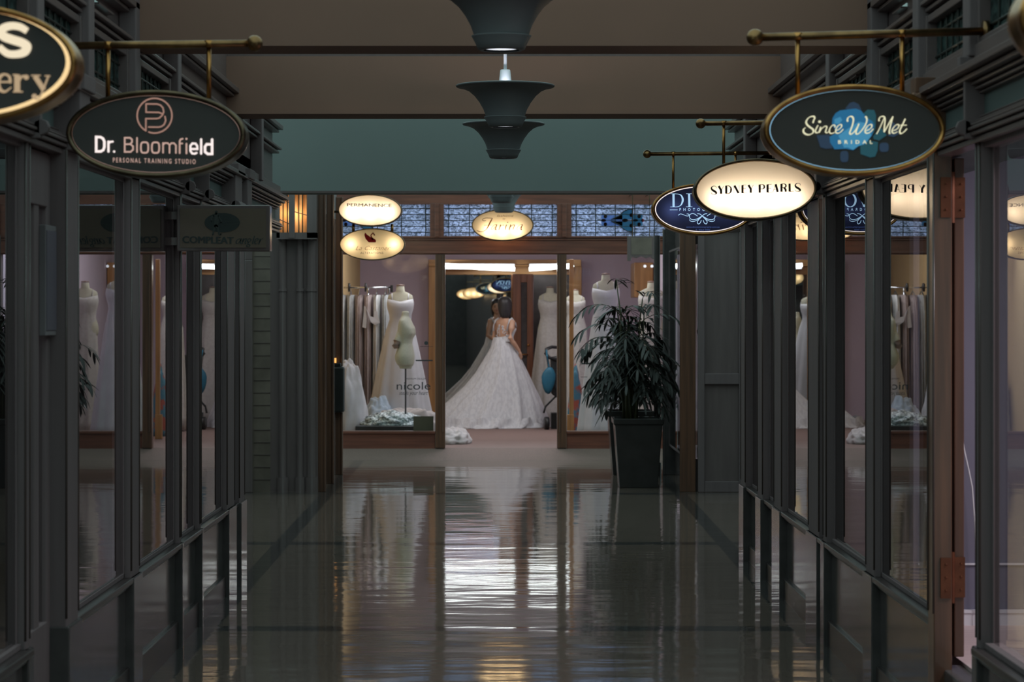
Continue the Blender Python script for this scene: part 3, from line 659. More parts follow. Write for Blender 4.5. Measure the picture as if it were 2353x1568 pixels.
# --- Bloomfield
S = oval_sign(364, 311, 408, 200, 8.52, 'black oval personal training sign with rose lettering and ring emblem', M['rimdark'], M['signblack'], roll=-.012, edge=M['lit_rose'], shrink=.0026, rimw=.018)
yf = S['_yf']-.001; A = lambda: Face(215, 220, 8.114, 8.52, y=yf)
f = A().line([(105, 795), (185, 797), (232, 825), (256, 880), (256, 980), (236, 1035), (190, 1062), (105, 1062)], 46, closed=True).line([(332, 880), (332, 1065)], 40).line([(334, 915), (365, 885), (412, 880)], 36).dot((437, 1065), 21)
f.line([(1850, 1018), (1978, 1018), (1974, 960), (1945, 918), (1885, 914), (1850, 955), (1848, 1050), (1880, 1100), (1930, 1105), (1962, 1090)], 37).line([(2047, 838), (2047, 1103)], 40).line([(2250, 842), (2250, 1108), (2170, 1110), (2120, 1070), (2118, 975), (2150, 930), (2245, 932)], 46)
put(f, S, M['lit_white'])  # end letters coloured brighter, as if closer to the lamps inside
f = A().line([(633, 810), (730, 810), (768, 842), (768, 890), (730, 928), (633, 928), (740, 928), (786, 968), (786, 1030), (742, 1070), (633, 1070)], 30, closed=True).line([(860, 812), (860, 1075)], 28)
f.line(rr(1000, 990, 68, 98), 30, closed=True).line(rr(1203, 992, 68, 98), 30, closed=True)
f.line([(1342, 905), (1342, 1087)], 28).line([(1342, 945), (1370, 908), (1430, 908), (1462, 945), (1462, 1090)], 28).line([(1462, 945), (1495, 910), (1545, 910), (1580, 948), (1580, 1092)], 28)
f.line([(1650, 1095), (1650, 872), (1668, 838), (1705, 828)], 30).line([(1650, 915), (1700, 915)], 26).line([(1775, 920), (1775, 1098)], 32).dot((1775, 830), 20)
f.text('PERSONAL TRAINING STUDIO', 1180, 1278, 84, 1530, space=1.5, tilt=.02, bold=.008)
put(f, S, M['lit_rose'])
arc = lambda cx, cy, r, a0, a1, n=48: [(cx+r*math.cos(math.radians(a0+(a1-a0)*k/n)), cy+r*math.sin(math.radians(a0+(a1-a0)*k/n))) for k in range(n+1)]
f = A().line(arc(1185, 400, 322, 111, -239+360-360), 27, cap=False)
f.mb = MB(); f.line(arc(1185, 400, 322, 120, 120+351), 27, cap=False)
f.line([(1024, 680), (1024, 455), (1220, 455), (1275, 442), (1330, 390), (1355, 330), (1340, 255), (1295, 205), (1230, 185), (1028, 183), (1028, 335), (1265, 340), (1330, 368)], 27)
f.line([(1378, 415), (1392, 490), (1362, 565), (1315, 600), (1265, 612), (1075, 610)], 27)
put(f, S, M['lit_rosed'], 'emblem')
bracket(-1.70, 585, 100, 8.52, (248, 480), 'dull brass bracket holding the black personal training sign', (2.40, 2.41), .012, .014)

# --- S / ery sign, nearest left
S = oval_sign(-86, 151, 540, 272, 6.48, 'black oval sign cut by the left edge, lettering ending in s over ery', M['brass'], M['signblack'], edge=M['lit_edge'], dx=-.009, dz=.005, shrink=.0055, rimw=.014)
yf = S['_yf']-.001; A = lambda: Face(0, 30, 5.807, 6.48, y=yf)
f = A().line([(425, 278), (335, 225), (220, 208), (120, 235), (78, 290), (120, 350), (240, 395), (350, 430), (420, 480), (390, 550), (290, 582), (160, 572), (50, 482)], [84, 96, 100, 110, 116, 118, 118, 118, 118, 116, 100, 96, 84], curve=True, cap=False)
put(f, S, M['lit_cream'])
f = A().line([(45, 950), (200, 950)], 24).line([(200, 950), (188, 880), (125, 848), (62, 885), (38, 960), (62, 1045), (130, 1078), (212, 1022)], [42, 34, 28, 52, 66, 54, 30, 14], curve=True)
f.line([(292, 852), (292, 1078)], 78, cap=False).line([(235, 1080), (368, 1080)], 18, cap=False).line([(232, 856), (300, 856)], 18, cap=False).line([(320, 930), (355, 880), (410, 872)], 30, curve=True).dot((412, 888), 34)
f.line([(525, 872), (645, 1055)], 66, cap=False).line([(705, 872), (612, 1110), (565, 1175), (518, 1165)], 24, curve=True).dot((520, 1142), 36).line([(475, 864), (602, 864)], 16, cap=False).line([(655, 870), (730, 870)], 16, cap=False)
put(f, S, M['lit_cream2'])
# --- gold sign cut by the right edge
S = oval_sign(2656, 45, 651, 328, 5.376, 'cream lit oval sign with thick gold rim cut by the right edge', M['brass'], M['opalw'], lamps=((-.2, 0, 1), (0, 0, 1), (.2, 0, 1)), lamp_p=.09, rimw=.02)

# --- two lit signs farther back along the right side, seen in the far shop's mirror
for D_, lb in ((.6, 'cream lit oval sign, second from left among those reflected in the far mirror'), (-3.8, 'cream lit oval sign, leftmost of those reflected in the far mirror')):
    t = thing('oval_sign', (1.25, D_, 2.25), lb, 'sign'); r = MB()
    r.loft([ellring(1.25, 2.25, D_+yy, .315+e, .158+e) for yy, e in ((-.06, -.014), (-.07, -.006), (-.05, 0), (.05, 0), (.07, -.006), (.06, -.014))], True, (False, False)); r.build('rim', M['brass'], t, smooth=True)
    for yy, sg in ((-.058, 1), (.058, -1)): MB().add(ellring(1.25, 2.25, D_+yy, .302, .145), [tuple(range(64)) if sg < 0 else tuple(range(63, -1, -1))]).build('face_panel', M['opalw'], t)
    for lx in (-.17, 0, .17): light('POINT', 'lamp', V(1.25+lx, D_, 2.23), .6, (1, .88, .68), .022, parent=t)
    MB().tube([V(1.25, D_, 2.40), V(1.25, D_, 2.62), V(1.72, D_, 2.62)], .01, 8).build('bracket_rod', M['brassd'], t)

# --- Sydney Pearls
S = oval_sign(1733, 437, 281, 141, 12.41, 'bright cream oval pearl shop sign with dark deco capitals', M['rimdark'], M['opal'], roll=.03, lamps=((-.2, -.045, .9), (-.1, -.045, 1), (0, -.045, 1), (.1, -.045, 1), (.2, -.045, .9)), lamp_p=.5, rimw=.014, col=(1, .92, .80))
f = Face(1590, 360, 8.114, 12.41, y=S['_yf']-.001)
sS = [(435, 600), (430, 573), (400, 562), (362, 570), (343, 603), (365, 637), (405, 660), (432, 685), (428, 704), (392, 713), (352, 706), (342, 682)]; wS = [8, 8, 9, 14, 26, 38, 40, 36, 22, 10, 8, 8]
for ox, oy in ((0, 0), (1556, -52)): f.line([(x+ox, y+oy) for x, y in sS], wS, curve=True)
for w, p in ((40, [(478, 560), (522, 640), (522, 706)]), (8, [(572, 560), (532, 632)]), (40, [(618, 555), (618, 703)]), (7, [(762, 555), (760, 700)]), (38, [(772, 553), (845, 695)]), (7, [(860, 548), (858, 690)]),
    (40, [(920, 545), (920, 693)]), (8, [(920, 545), (990, 541)]), (8, [(920, 612), (985, 608)]), (8, [(920, 692), (1000, 690)]), (40, [(1030, 543), (1073, 615), (1073, 688)]), (8, [(1122, 540), (1085, 605)]),
    (40, [(1238, 535), (1240, 685)]), (40, [(1385, 533), (1385, 680)]), (8, [(1385, 532), (1460, 527)]), (8, [(1385, 605), (1450, 600)]), (8, [(1385, 680), (1480, 675)]), (40, [(1535, 527), (1573, 672)]), (8, [(1530, 530), (1485, 675)]), (8, [(1500, 625), (1560, 623)]),
    (40, [(1643, 522), (1643, 668)]), (36, [(1692, 592), (1720, 628), (1722, 668)]), (40, [(1793, 517), (1795, 665)]), (8, [(1795, 664), (1875, 660)])): f.line(p, w, cap=False)
f.line([(618, 555), (670, 560), (703, 592), (708, 630), (700, 668), (670, 698), (618, 703)], [6, 14, 26, 36, 26, 14, 6], curve=True)
f.line([(1238, 535), (1298, 536), (1322, 560), (1322, 592), (1298, 615), (1238, 618)], [6, 14, 28, 30, 14, 6], curve=True); f.line([(1643, 521), (1700, 523), (1724, 545), (1722, 573), (1692, 590), (1643, 592)], [6, 14, 28, 30, 14, 6], curve=True)
put(f, S, M['ink'])
bracket(1.70, 1610, 284, 12.41, (1663, 1800), 'brass bracket holding the cream pearl shop sign', (2.41, 2.42), .012, .0125)

# --- Divon Photography
S = oval_sign(1614, 482, 234, 118, 15.09, 'navy oval photography sign with pale blue serif lettering and scroll', M['brass'], M['navy'], lamps=((-.19, -.005, 1.4), (-.05, 0, .8), (.1, 0, .8), (.2, 0, .8)), lamp_p=.22, edge=None, rimw=.016, col=(.75, .85, 1))
A = lambda: Face(1490, 420, 10.23, 15.09, y=S['_yf']-.0015)
f = A().line([(572, 280), (575, 578)], 50, cap=False).line([(572, 275), (680, 280), (750, 310), (785, 380), (785, 450), (750, 530), (680, 575), (575, 580)], [8, 12, 28, 46, 46, 28, 12, 8], curve=True)
for a, b in (((505, 272), (620, 272)), ((500, 580), (600, 580)), ((870, 272), (1000, 272)), ((865, 578), (1015, 578)), ((1040, 272), (1150, 272)), ((1270, 272), (1370, 272)), ((1670, 272), (1760, 272)), ((1965, 272), (2050, 272)), ((1675, 578), (1765, 578))): f.line([a, b], 9, cap=False)
f.line([(937, 275), (945, 578)], 50, cap=False).line([(1090, 272), (1208, 580)], 50, cap=False).line([(1325, 272), (1215, 570)], 12, cap=False)
f.line([(1525+128*math.cos(t), 425+155*math.sin(t)) for t in (2*pi*k/48 for k in range(48))], 46, closed=True, nib=(0, 10))
f.line([(1722, 275), (1722, 578)], 12, cap=False).line([(1720, 275), (2008, 578)], 46, cap=False).line([(2008, 272), (2008, 578)], 12, cap=False)
f.text('PHOTOGRAPHY', 1262, 672, 62, 1100, space=2.2, bold=.014); f.line([(485, 650), (670, 650)], 14, cap=False).line([(1856, 650), (2045, 650)], 14, cap=False)
for mir in (0, 1):
    mm = lambda p: [((2490-x) if mir else x, y) for x, y in p]
    for w, p in ((16, [(945, 790), (958, 845), (1020, 880), (1120, 862), (1240, 792), (1300, 748), (1355, 740)]), (14, [(950, 880), (972, 912), (1040, 922), (1120, 890), (1240, 800)]), (16, [(1240, 800), (1172, 870), (1130, 930), (1150, 978), (1195, 958), (1222, 895)]), (13, [(685, 775), (735, 745), (800, 762), (880, 792), (932, 785), (925, 748), (885, 745)]), (16, [(950, 795), (945, 770), (1000, 738), (1060, 745), (1130, 792)])):
        f.line(mm(p), w, curve=True)
f.mb.v and None
put(f, S, M['lit_blue'])
put(A().text('www.divonphotography.com.au', 1260, 1068, 38, 780).text('T: 9264 0000', 1260, 1138, 38, 340), S, M['lit_blued'])
c = org(S); e = MB().loft([ellring(c.x, c.z, S['_yf']-.0005, .2995, .1425), ellring(c.x, c.z, S['_yf']-.0005, .294, .137)], True, (False, False)); e.build('light_edge', M['lit_white'], S)
bracket(1.70, 1487, 354, 15.09, (1547, 1690), 'brass bracket holding the navy photography sign', (2.41, 2.43), .008, .0125)

# --- Permanence over the alterations sign, far left
S = oval_sign(851, 484, 146, 73, 23.65, 'glowing cream oval sign reading in dark capitals above the swan sign', M['rimdark'], M['opal'], roll=-.015, lamps=((-.17, -.02, 1), (0, -.02, 1), (.17, -.02, 1)), lamp_p=1.1, rimw=.01, col=(1, .9, .74))
put(Face(770, 440, 9.224, 23.65, y=S['_yf']-.002).text('PERMANENCE', 730, 330, 66, 940, tilt=.017).text('PERMANENCE', 735, 332, 66, 940, tilt=.017, e=.0003), S, M['ink'])
S = oval_sign(856, 562, 150, 73, 23.65, 'amber cream oval alterations sign with maroon swan', M['rimdark'], M['opalw'], lamps=((-.21, .0, 1), (.21, .0, 1), (.0, -.075, .5)), lamp_p=.6, rimw=.009, col=(1, .87, .66))
yf = S['_yf']-.002; A = lambda: Face(770, 440, 9.224, 23.65, y=yf)
sw = A().poly([(720, 1085), (690, 1052), (655, 1010), (636, 960), (628, 920), (640, 905), (632, 885), (660, 885), (672, 912), (720, 945), (765, 980), (790, 1005), (810, 1000), (850, 1012), (874, 1045), (872, 1080), (860, 1085)])
sw.line([(800, 1015), (776, 975), (768, 935), (790, 908), (822, 905), (845, 925)], [50, 30, 22, 20, 24, 18], curve=True).poly([(828, 905), (858, 945), (826, 940)]).line([(792, 886), (835, 886)], 7).line([(813, 865), (813, 900)], 7)
put(sw, S, M['swan'], 'swan_emblem')
put(A().text('La Castaner', 815, 1250, 92, 740, shear=.45, bold=-.012), S, M['gold_ink2']); put(A().text('ALTERATIONS', 785, 1330, 44, 480, space=1.3), S, M['gold_ink'])
t = thing('sign_bracket', P(720, 484, 23.65), 'dark bracket with ball end carrying the two stacked cream signs', 'bracket')
zr = Z(486, 23.65); MB().tube([(-1.72, 23.65, zr+.20), (-1.62, 23.65, zr+.19), (-1.0, 23.65, zr+.185)], .012, 10).build('rod', M['rimdark'], t, smooth=True)
MB().tube([(-1.72, 23.73, zr), (X(915, 23.65), 23.73, zr)], .012, 10).ball((X(917, 23.65), 23.73, zr), .026).build('rod', M['rimdark'], t, smooth=True)
for px in (812, 901): MB().tube([(X(px, 23.65), 23.65, Z(515, 23.65)), (X(px, 23.65), 23.65, Z(535, 23.65))], .014, 10).build('drop_rod', M['brass'], t, smooth=True)

# --- Farina
S = oval_sign(1155, 518, 142, 72, 27.3, 'cream oval sign with amber script over the far shop door', M['rimdark'], M['opalw'], lamps=((-.16, -.06, 1), (0, -.07, 1), (.16, -.06, 1)), lamp_p=1.0, rimw=.011, col=(1, .88, .7))
f = Face(1075, 440, 13.07, 27.3, y=S['_yf']-.002)
f.line([(740, 815), (692, 900), (640, 1000), (590, 1100), (530, 1170), (440, 1213), (350, 1213), (275, 1180)], [14, 38, 42, 36, 22, 14, 20, 16], curve=True).line([(735, 815), (640, 808), (540, 806), (462, 832), (442, 868), (480, 892), (540, 884)], 16, curve=True).line([(490, 1025), (705, 1022)], 12)
for ox in (0, 766): f.line([(x+ox, y) for x, y in [(865, 1010), (805, 1010), (742, 1060), (706, 1120), (718, 1150), (770, 1130), (842, 1060)]], 22, curve=True, nib=(-.5, 7)).line([(x+ox, y) for x, y in [(872, 1010), (842, 1090), (825, 1148), (852, 1152)]], 28, curve=True)
f.line([(985, 1010), (962, 1080), (935, 1155)], 28).line([(955, 1090), (1010, 1030), (1070, 1018)], 12, curve=True).dot((1068, 1022), 15).line([(1158, 1015), (1132, 1100), (1127, 1152)], 28).dot((1195, 937), 17)
f.line([(1285, 1012), (1262, 1090), (1240, 1155)], 28).line([(1258, 1100), (1320, 1032), (1388, 1010), (1396, 1040), (1370, 1110), (1355, 1152)], [10, 14, 22, 28, 28, 24], curve=True)
put(f, S, M['gold_ink']); put(Face(1075, 440, 13.07, 27.3, y=S['_yf']-.002).text('fashions', 1120, 770, 62, 500, shear=.35).text('by', 1090, 850, 46, 90, shear=.35), S, M['gold_ink2'])

# --- Compleat Angler box sign
D = 12.4; a, b = P(415, 573, D), P(617, 478, D)
t = thing('box_sign', ((a.x+b.x)/2, D, a.z), 'dull cream rectangular angling shop box sign with grey green lettering, unlit', 'sign')
MB().box((a.x-.012, D-.06, a.z-.012), (b.x+.012, D+.06, b.z+.012)).build('frame', M['blackw'], t, bevel=.006)
for yy in (D-.064, D+.064): MB().box((a.x+.006, yy-.003, a.z+.006), (b.x-.006, yy+.003, b.z-.006)).build('face_panel', M['cream_sign'], t)
A = lambda: Face(410, 470, 10.94, D, y=D-.069)
t['_yf'] = D-.069
f = A().dot((1140, 470), 445, 245)
for k in range(7): f.text('COMPLEAT', 773+k*4, 985+(k % 2)*5, 165, 1266, tilt=.018, e=k*.00015)
for p in ([(1605, 880), (1545, 880), (1492, 940), (1500, 990), (1550, 975), (1612, 895)], [(1622, 865), (1592, 960), (1612, 998)], [(1675, 865), (1652, 930), (1637, 1005)], [(1652, 945), (1700, 880), (1738, 872), (1732, 915), (1712, 985), (1740, 1000)], [(1850, 880), (1802, 875), (1772, 915), (1790, 955), (1840, 935), (1865, 885)], [(1800, 955), (1780, 1000), (1830, 1030), (1810, 1072), (1752, 1062), (1762, 1022)], [(1950, 800), (1915, 920), (1897, 1005)], [(1960, 945), (2030, 905), (2030, 872), (1985, 875), (1952, 945), (1970, 1003), (2030, 985)], [(2092, 872), (2072, 940), (2052, 1015)], [(2072, 955), (2120, 885), (2162, 875)]):
    f.line(p, 34, curve=True, nib=(-.4, 9))
put(f, t, M['grey_ink'])
f = Face(410, 470, 10.94, D, y=D-.0705).dot((990, 205), 38).line([(985, 245), (1000, 420), (985, 560)], [60, 110, 90]).line([(960, 560), (925, 690), (905, 770)], 42).line([(1020, 560), (1050, 690), (1060, 760), (1110, 765)], 42).line([(1040, 300), (1120, 420), (1110, 470)], 34).line([(930, 300), (870, 340), (880, 440)], 40).line([(1080, 480), (1300, 440), (1600, 425)], [16, 12, 8]).line([(1190, 520), (1280, 530), (1600, 480)], 10)
put(f, t, M['grey_ink2'], 'emblem')
MB().box((-1.70, D-.02, a.z+.02), (a.x-.01, D+.02, a.z+.06)).box((-1.70, D-.02, b.z-.06), (a.x-.01, D+.02, b.z-.02)).build('mounting_arm', M['blackw'], t)
# --- dark hanging plaque by the far shop
D = 26.9; a, b = P(1441, 600, D), P(1505, 543, D)
t = thing('hanging_plaque', ((a.x+b.x)/2, D, a.z), 'dark brown rectangular plaque hanging in front of the far shop above the palms', 'sign')
pl = [(a.x, b.z), (b.x, b.z), (b.x, a.z+.02), (b.x-.03, a.z+.02), (b.x-.05, a.z+.045), (b.x-.10, a.z+.03), ((a.x+b.x)/2, a.z+.05), (a.x+.10, a.z+.03), (a.x+.05, a.z+.045), (a.x+.04, a.z), (a.x, a.z)]
m_ = MB().loft([[V(x, D-.02, z) for x, z in pl], [V(x, D+.02, z) for x, z in pl]]); m_.build('board', M['blackw'], t, bevel=.003)
MB().box((a.x+.045, D-.024, a.z+.07), (b.x-.035, D-.02, b.z-.02)).build('panel', M['tile'], t)
for x in (a.x+.06, b.x-.06): MB().tube([(x, D, b.z), (x, D, 2.98), (x, 27.6, 3.0)], .006, 6).build('hanger', M['rimdark'], t)

# ================================================================ PENDANT LAMPS
def pendant(px, D, label):
    x = X(px, D); zb = 2.75; t = thing('pendant_lamp', (x, D, zb), label, 'lamp', 'pendant lamps down the arcade')
    o = lambda prof: [(r, zb+z) for r, z in prof]
    s1 = MB().lathe(o([(.112, .052), (.116, .07), (.128, .105), (.150, .145), (.180, .185), (.215, .215), (.255, .232), (.288, .238), (.293, .246), (.288, .250), (.25, .243), (.205, .225), (.17, .19), (.14, .15), (.12, .11), (.108, .06)]), (x, D, 0), 40)
    s1.build('shade', M['shade'], t, smooth=True)
    MB().lathe(o([(.075, .002), (.085, .0), (.098, .006), (.108, .03), (.122, .056), (.126, .062), (.120, .064), (.104, .045), (.09, .012), (.075, .01)]), (x, D, 0), 40).build('ring', M['shade'], t, smooth=True)
    MB().lathe(o([(.0, .012), (.08, .012)]), (x, D, 0), 32).build('diffuser', M['lampdisc'], t)
    MB().lathe(o([(.0, .255), (.04, .255), (.038, .26), (.030, .335), (.028, .34), (.0, .34)]), (x, D, 0), 24).build('cup', M['cup'], t, smooth=True)
    MB().tube([(x, D, zb+.33), (x, D, 3.5)], .0095, 10).build('stem', M['cup'], t, smooth=True)
    light('POINT', 'lamp', V(x+.0, D-.10, zb+.20), 1.3, (.86, .88, 1), .03, parent=t)
    light('POINT', 'lamp', V(x-.05, D+.10, zb+.20), 1.2, (1, .86, .70), .03, parent=t)
    light('SPOT', 'down_lamp', V(x, D, zb-.004), 5.0, (.80, .95, 1), .07, parent=t).data.spot_size = math.radians(150)
    return t
pendant(1152, 10.1, 'grey tiered pendant lamp at the top edge, largest and nearest of the lamps')
pendant(1161, 14.25, 'grey tiered pendant lamp with bright white cup under the second beam, second nearest')
pendant(1157, 17.1, 'grey tiered pendant lamp seen whole against the blue green wall, third nearest')
pendant(1152, 23.9, 'grey pendant lamp of which only the ring shows below the blue green wall')
pendant(1158, 26.2, 'dark pendant lamp hanging just in front of the cream sign with amber script')
# ================================================================ PLANTERS AND PALMS
def planter(D, label):
    x0 = 1.045 if D < 24 else 1.067; cx = x0+.235; t = thing('planter', (cx, D+.235, 0), label, 'planter')
    sq = lambda h, z: [V(cx-h, D+.235-h, z), V(cx+h, D+.235-h, z), V(cx+h, D+.235+h, z), V(cx-h, D+.235+h, z)]
    MB().loft([sq(.18, 0), sq(.225, .60), sq(.238, .605), sq(.242, .66), sq(.215, .66), sq(.205, .60)], True, (True, False)).build('pot', M['pot'], t, bevel=.008)
    MB().loft([sq(.20, .60), sq(.20, .615)]).build('soil', M['soil'], t)
    return t
def palm(x, y, z0, h, seed, label, ncane=8):
    rnd = random.Random(seed); t = thing('palm', (x, y, z0), label, 'plant'); st = MB(); fo = MB()
    def blade(p, d, L, wd, droop):
        d = d.normalized(); side = d.cross(V(0, 0, 1)); side = side.normalized() if side.length > .1 else V(1, 0, 0)
        n = 5; vs = []; q = Vector(p)
        for i in range(n+1):
            k = i/n; w = wd*math.sin(pi*min(1, k*.86+.10))**.8*(1 if k < 1 else .05)
            vs += [q-side*w, q+V(0, 0, -.22*w), q+side*w]
            d = (d+V(0, 0, -droop/n)).normalized(); q = q+d*L/n
        fo.add(vs, [f for i in range(n) for f in ((3*i, 3*i+1, 3*i+4, 3*i+3), (3*i+1, 3*i+2, 3*i+5, 3*i+4))])
    for c in range(ncane):
        a = rnd.uniform(0, 2*pi); r0 = rnd.uniform(.01, .08); hh = h*(1.0 if c == 0 else rnd.uniform(.35, .97))
        b = V(x+r0*math.cos(a), y+r0*math.sin(a), z0); lean = rnd.uniform(.0, .10)*hh
        top = b+V(lean*math.cos(a), lean*math.sin(a), hh*.82)
        pts = [b.lerp(top, k/5)+V(.012*math.sin(k*2+c), .01*math.cos(k*3+c), 0) for k in range(6)]
        st.tube(pts, [.011, .011, .010, .009, .008, .006], 7)
        nf = 6 if c else 8
        for f_ in range(nf):
            a2 = a+f_*2.4+rnd.uniform(-.4, .4); k = .55+.45*f_/(nf-1); p = pts[min(5, int(k*5))].copy()
            L = rnd.uniform(.22, .40)*(1.15 if f_ < nf-2 else .7); up = rnd.uniform(.5, 1.3)*(.8 if f_ < nf-2 else 1.6)
            d = V(math.cos(a2), math.sin(a2), up).normalized(); q = p; rach = [q.copy()]
            for i in range(6):
                q = q+d*L/6; d = (d+V(0, 0, -.30)).normalized(); rach.append(q.copy())
            st.tube(rach, [.0045, .004, .0035, .003, .0025, .002, .0015], 5)
            for i in range(1, 7):
                dd = (rach[i]-rach[i-1]).normalized(); sd = dd.cross(V(0, 0, 1)); sd = sd.normalized() if sd.length > .05 else V(1, 0, 0)
                for sg in (-1, 1):
                    if rnd.random() < .12: continue
                    blade(rach[i], dd*.8+sd*sg*.85+V(0, 0, .05), rnd.uniform(.12, .22), rnd.uniform(.010, .019), rnd.uniform(.5, 1.4))
            blade(rach[-1], rach[-1]-rach[-2], rnd.uniform(.12, .2), .013, 1.0)
    st.build('stems', M['cane'], t, smooth=True); fo.build('fronds', M['leaf'], t)
    return t
planter(22.86, 'square tapered black planter, the nearer of two before the far shop')
planter(24.70, 'square tapered black planter, the farther of two before the far shop')
palm(1.22, 23.10, .61, 1.56, 5, 'tall dark leafy palm in the nearer black planter', 17)
palm(1.28, 24.94, .61, 1.0, 12, 'bushy dark palm in the farther black planter, half hidden', 12)
# letter box and pilot light on the left pier
D = 24.78; a, b = P(771, 948, D), P(792, 842, D)
t = thing('letter_box', ((a.x+b.x)/2, D-.03, a.z), 'black rounded box fixed low on the left pier beside the far shop window', 'box')
rb = MB().box((a.x-.02, D-.10, a.z), (b.x, D+.06, b.z)); rb.build('case', M['blackp'], t, bevel=.022)
MB().box((a.x, D-.08, b.z), (b.x-.035, D+.04, b.z+.035)).build('neck', M['blackp'], t, bevel=.008)
MB().box((a.x-.012, D-.085, b.z+.037), (a.x+.012, D-.06, b.z+.085)).build('pilot_light', M['ambled'], t)
# grey notice board on the left door
D = 9.2; a, b = V(-1.694, 8.96, Z(770, 9.09)), V(-1.674, 9.26, Z(525, 9.0))
t = thing('notice_board', (-1.68, 9.12, a.z), 'tall narrow lavender grey notice panel on the left shop door', 'board')
MB().box((-1.71, 8.90, 1.57), (-1.685, 9.11, 1.98)).build('frame', M['dim'], t, bevel=.003); MB().box((-1.685, 8.91, 1.59), (-1.682, 9.10, 1.96)).build('panel', M['notice'], t)
# fallen leaf and cable
lf = MB(); q = P(1352, 1129, 22.6); q.z = .004
for a in (0, .5, 2.8, 3.4): lf.add([q, q+V(.10*math.cos(a)-.008*math.sin(a), .10*math.sin(a), .004), q+V(.2*math.cos(a), .2*math.sin(a), .006), q+V(.1*math.cos(a)+.008*math.sin(a), .1*math.sin(a), .01)], [(0, 1, 2, 3)])
tag(lf.build('fallen_frond', M['leaf']), 'small dry dark frond fallen on the shiny floor left of the planters', 'leaf')
cb = MB().tube([P(2211, 1005, 10.44), P(2217, 1040, 10.44), P(2226, 1080, 10.44), P(2234, 1120, 10.44), P(2240, 1200, 10.44), P(2243, 1300, 10.44), P(2243, 1425, 10.45)], .0035, 6)
tag(cb.build('cable', M['cup']), 'thin pale cable hanging on the lilac wall behind the open door', 'cable')

# ================================================================ FIGURES
def fuse(mb, name, m, parent, vox=.009, **k): return mb.build(name, m, parent, remesh=vox, **k)
def ell(c, a, b, n=28, rot=0.0, fold=0, amp=0, ph=0, z=None):
    o = []
    for k in range(n):
        t = 2*pi*k/n; q = 1+amp*math.sin(fold*t+ph)+amp*.6*math.sin((fold*1.7)//1*t+ph*2.3) if fold else 1
        x, y = a*q*math.cos(t), b*q*math.sin(t); o.append(V(c[0]+x*math.cos(rot)-y*math.sin(rot), c[1]+x*math.sin(rot)+y*math.cos(rot), c[2]))
    return o
# --- the bride, seen from behind, turned a little to the right
BD = 32.8; BX = X(1160, BD); T = math.radians(45)
bride = thing('person', (BX, BD, .12), 'person seen from behind with black hair in a white lace wedding gown and train', 'person')
def B(lx, ly, z): return V(BX+lx*math.cos(T)+ly*math.sin(T), BD-lx*math.sin(T)+ly*math.cos(T), z)
TH = math.radians(-4)
def H(lx, ly, z): return V(BX+lx*math.cos(TH)+ly*math.sin(TH), BD-lx*math.sin(TH)+ly*math.cos(TH), z)
def hg(z, a, b, yo=0, n=28): return [H(a*math.cos(t), yo+b*math.sin(t), z) for t in (2*pi*k/n for k in range(n))]
def rg(z, a, b, yo=0, xo=0, n=28, front=0):
    return [B(xo+a*math.cos(t), yo+b*math.sin(t)*(1+front*max(0, math.sin(t))*abs(math.cos(t))), z) for t in (2*pi*k/n for k in range(n))]
body = MB()
body.loft([rg(1.26, .112, .08), rg(1.30, .112, .084), rg(1.335, .114, .087), rg(1.39, .128, .095, .004), rg(1.44, .14, .098, .012, front=.9), rg(1.49, .148, .09, .008, front=.5), rg(1.53, .150, .076), rg(1.56, .132, .062, -.004), rg(1.585, .085, .052, -.008), rg(1.605, .05, .048, -.006), rg(1.66, .044, .046, .006), rg(1.70, .044, .046, .012)])
hd = [(1.655, .018, .02, .062), (1.668, .036, .038, .058), (1.69, .054, .060, .040), (1.715, .064, .078, .026), (1.745, .070, .088, .020), (1.775, .073, .093, .016), (1.81, .072, .092, .012), (1.84, .062, .08, .008), (1.865, .042, .055, .006), (1.875, .015, .02, .005)]
body.loft([hg(z, a, b, yo) for z, a, b, yo in hd])
body.loft([[H(.011*math.cos(t), .112-.004*i+.012*math.sin(t)*(1-.2*i), 1.728+.012*i) for t in (2*pi*k/10 for k in range(10))] for i in range(4)])       # nose
body.ball(H(0, .118, 1.729), .011, 10, 7); body.ball(H(0, .102, 1.703), (.02, .012, .007), 10, 7)
for sg in (-1, 1):
    body.ball(H(sg*.073, .012, 1.745), (.010, .016, .026), 10, 7); body.ball(H(sg*.034, .085, 1.728), (.022, .022, .018), 10, 7)
sR, eR, wR = B(.145, -.002, 1.545), B(.175, -.075, 1.326), B(.200, .076, 1.150)
body.tube([B(.11, 0, 1.55), sR, sR.lerp(eR, .45), eR, eR.lerp(wR, .35), wR], [.040, .046, .043, .036, .034, .023], 14)
hR = wR+V(.022, .012, -.055); body.tube([wR, wR.lerp(hR, .5), hR], [.022, .031, .027], 12, flat=.6)
for i, (dx, L) in enumerate(((-.018, .062), (-.006, .072), (.006, .068), (.017, .052))):
    p = hR+B(dx, 0, 0)-B(0, 0, 0); body.tube([p, p+V(.006, .012, -L*.5), p+V(.002, .030, -L*.95)], [.0095, .0088, .007], 8)
body.tube([wR.lerp(hR, .4), wR.lerp(hR, .4)+V(-.012, .028, -.02), hR+V(-.02, .04, -.03)], [.011, .010, .008], 8)
sL, eL, wL = B(-.145, -.002, 1.545), B(-.205, .0, 1.325), B(-.10, .165, 1.22)
body.tube([B(-.11, 0, 1.55), sL, sL.lerp(eL, .45), eL, eL.lerp(wL, .35), wL], [.040, .046, .043, .036, .034, .023], 14)
hL = B(-.045, .205, 1.205); body.tube([wL, wL.lerp(hL, .5), hL], [.022, .031, .027], 12, flat=.6)
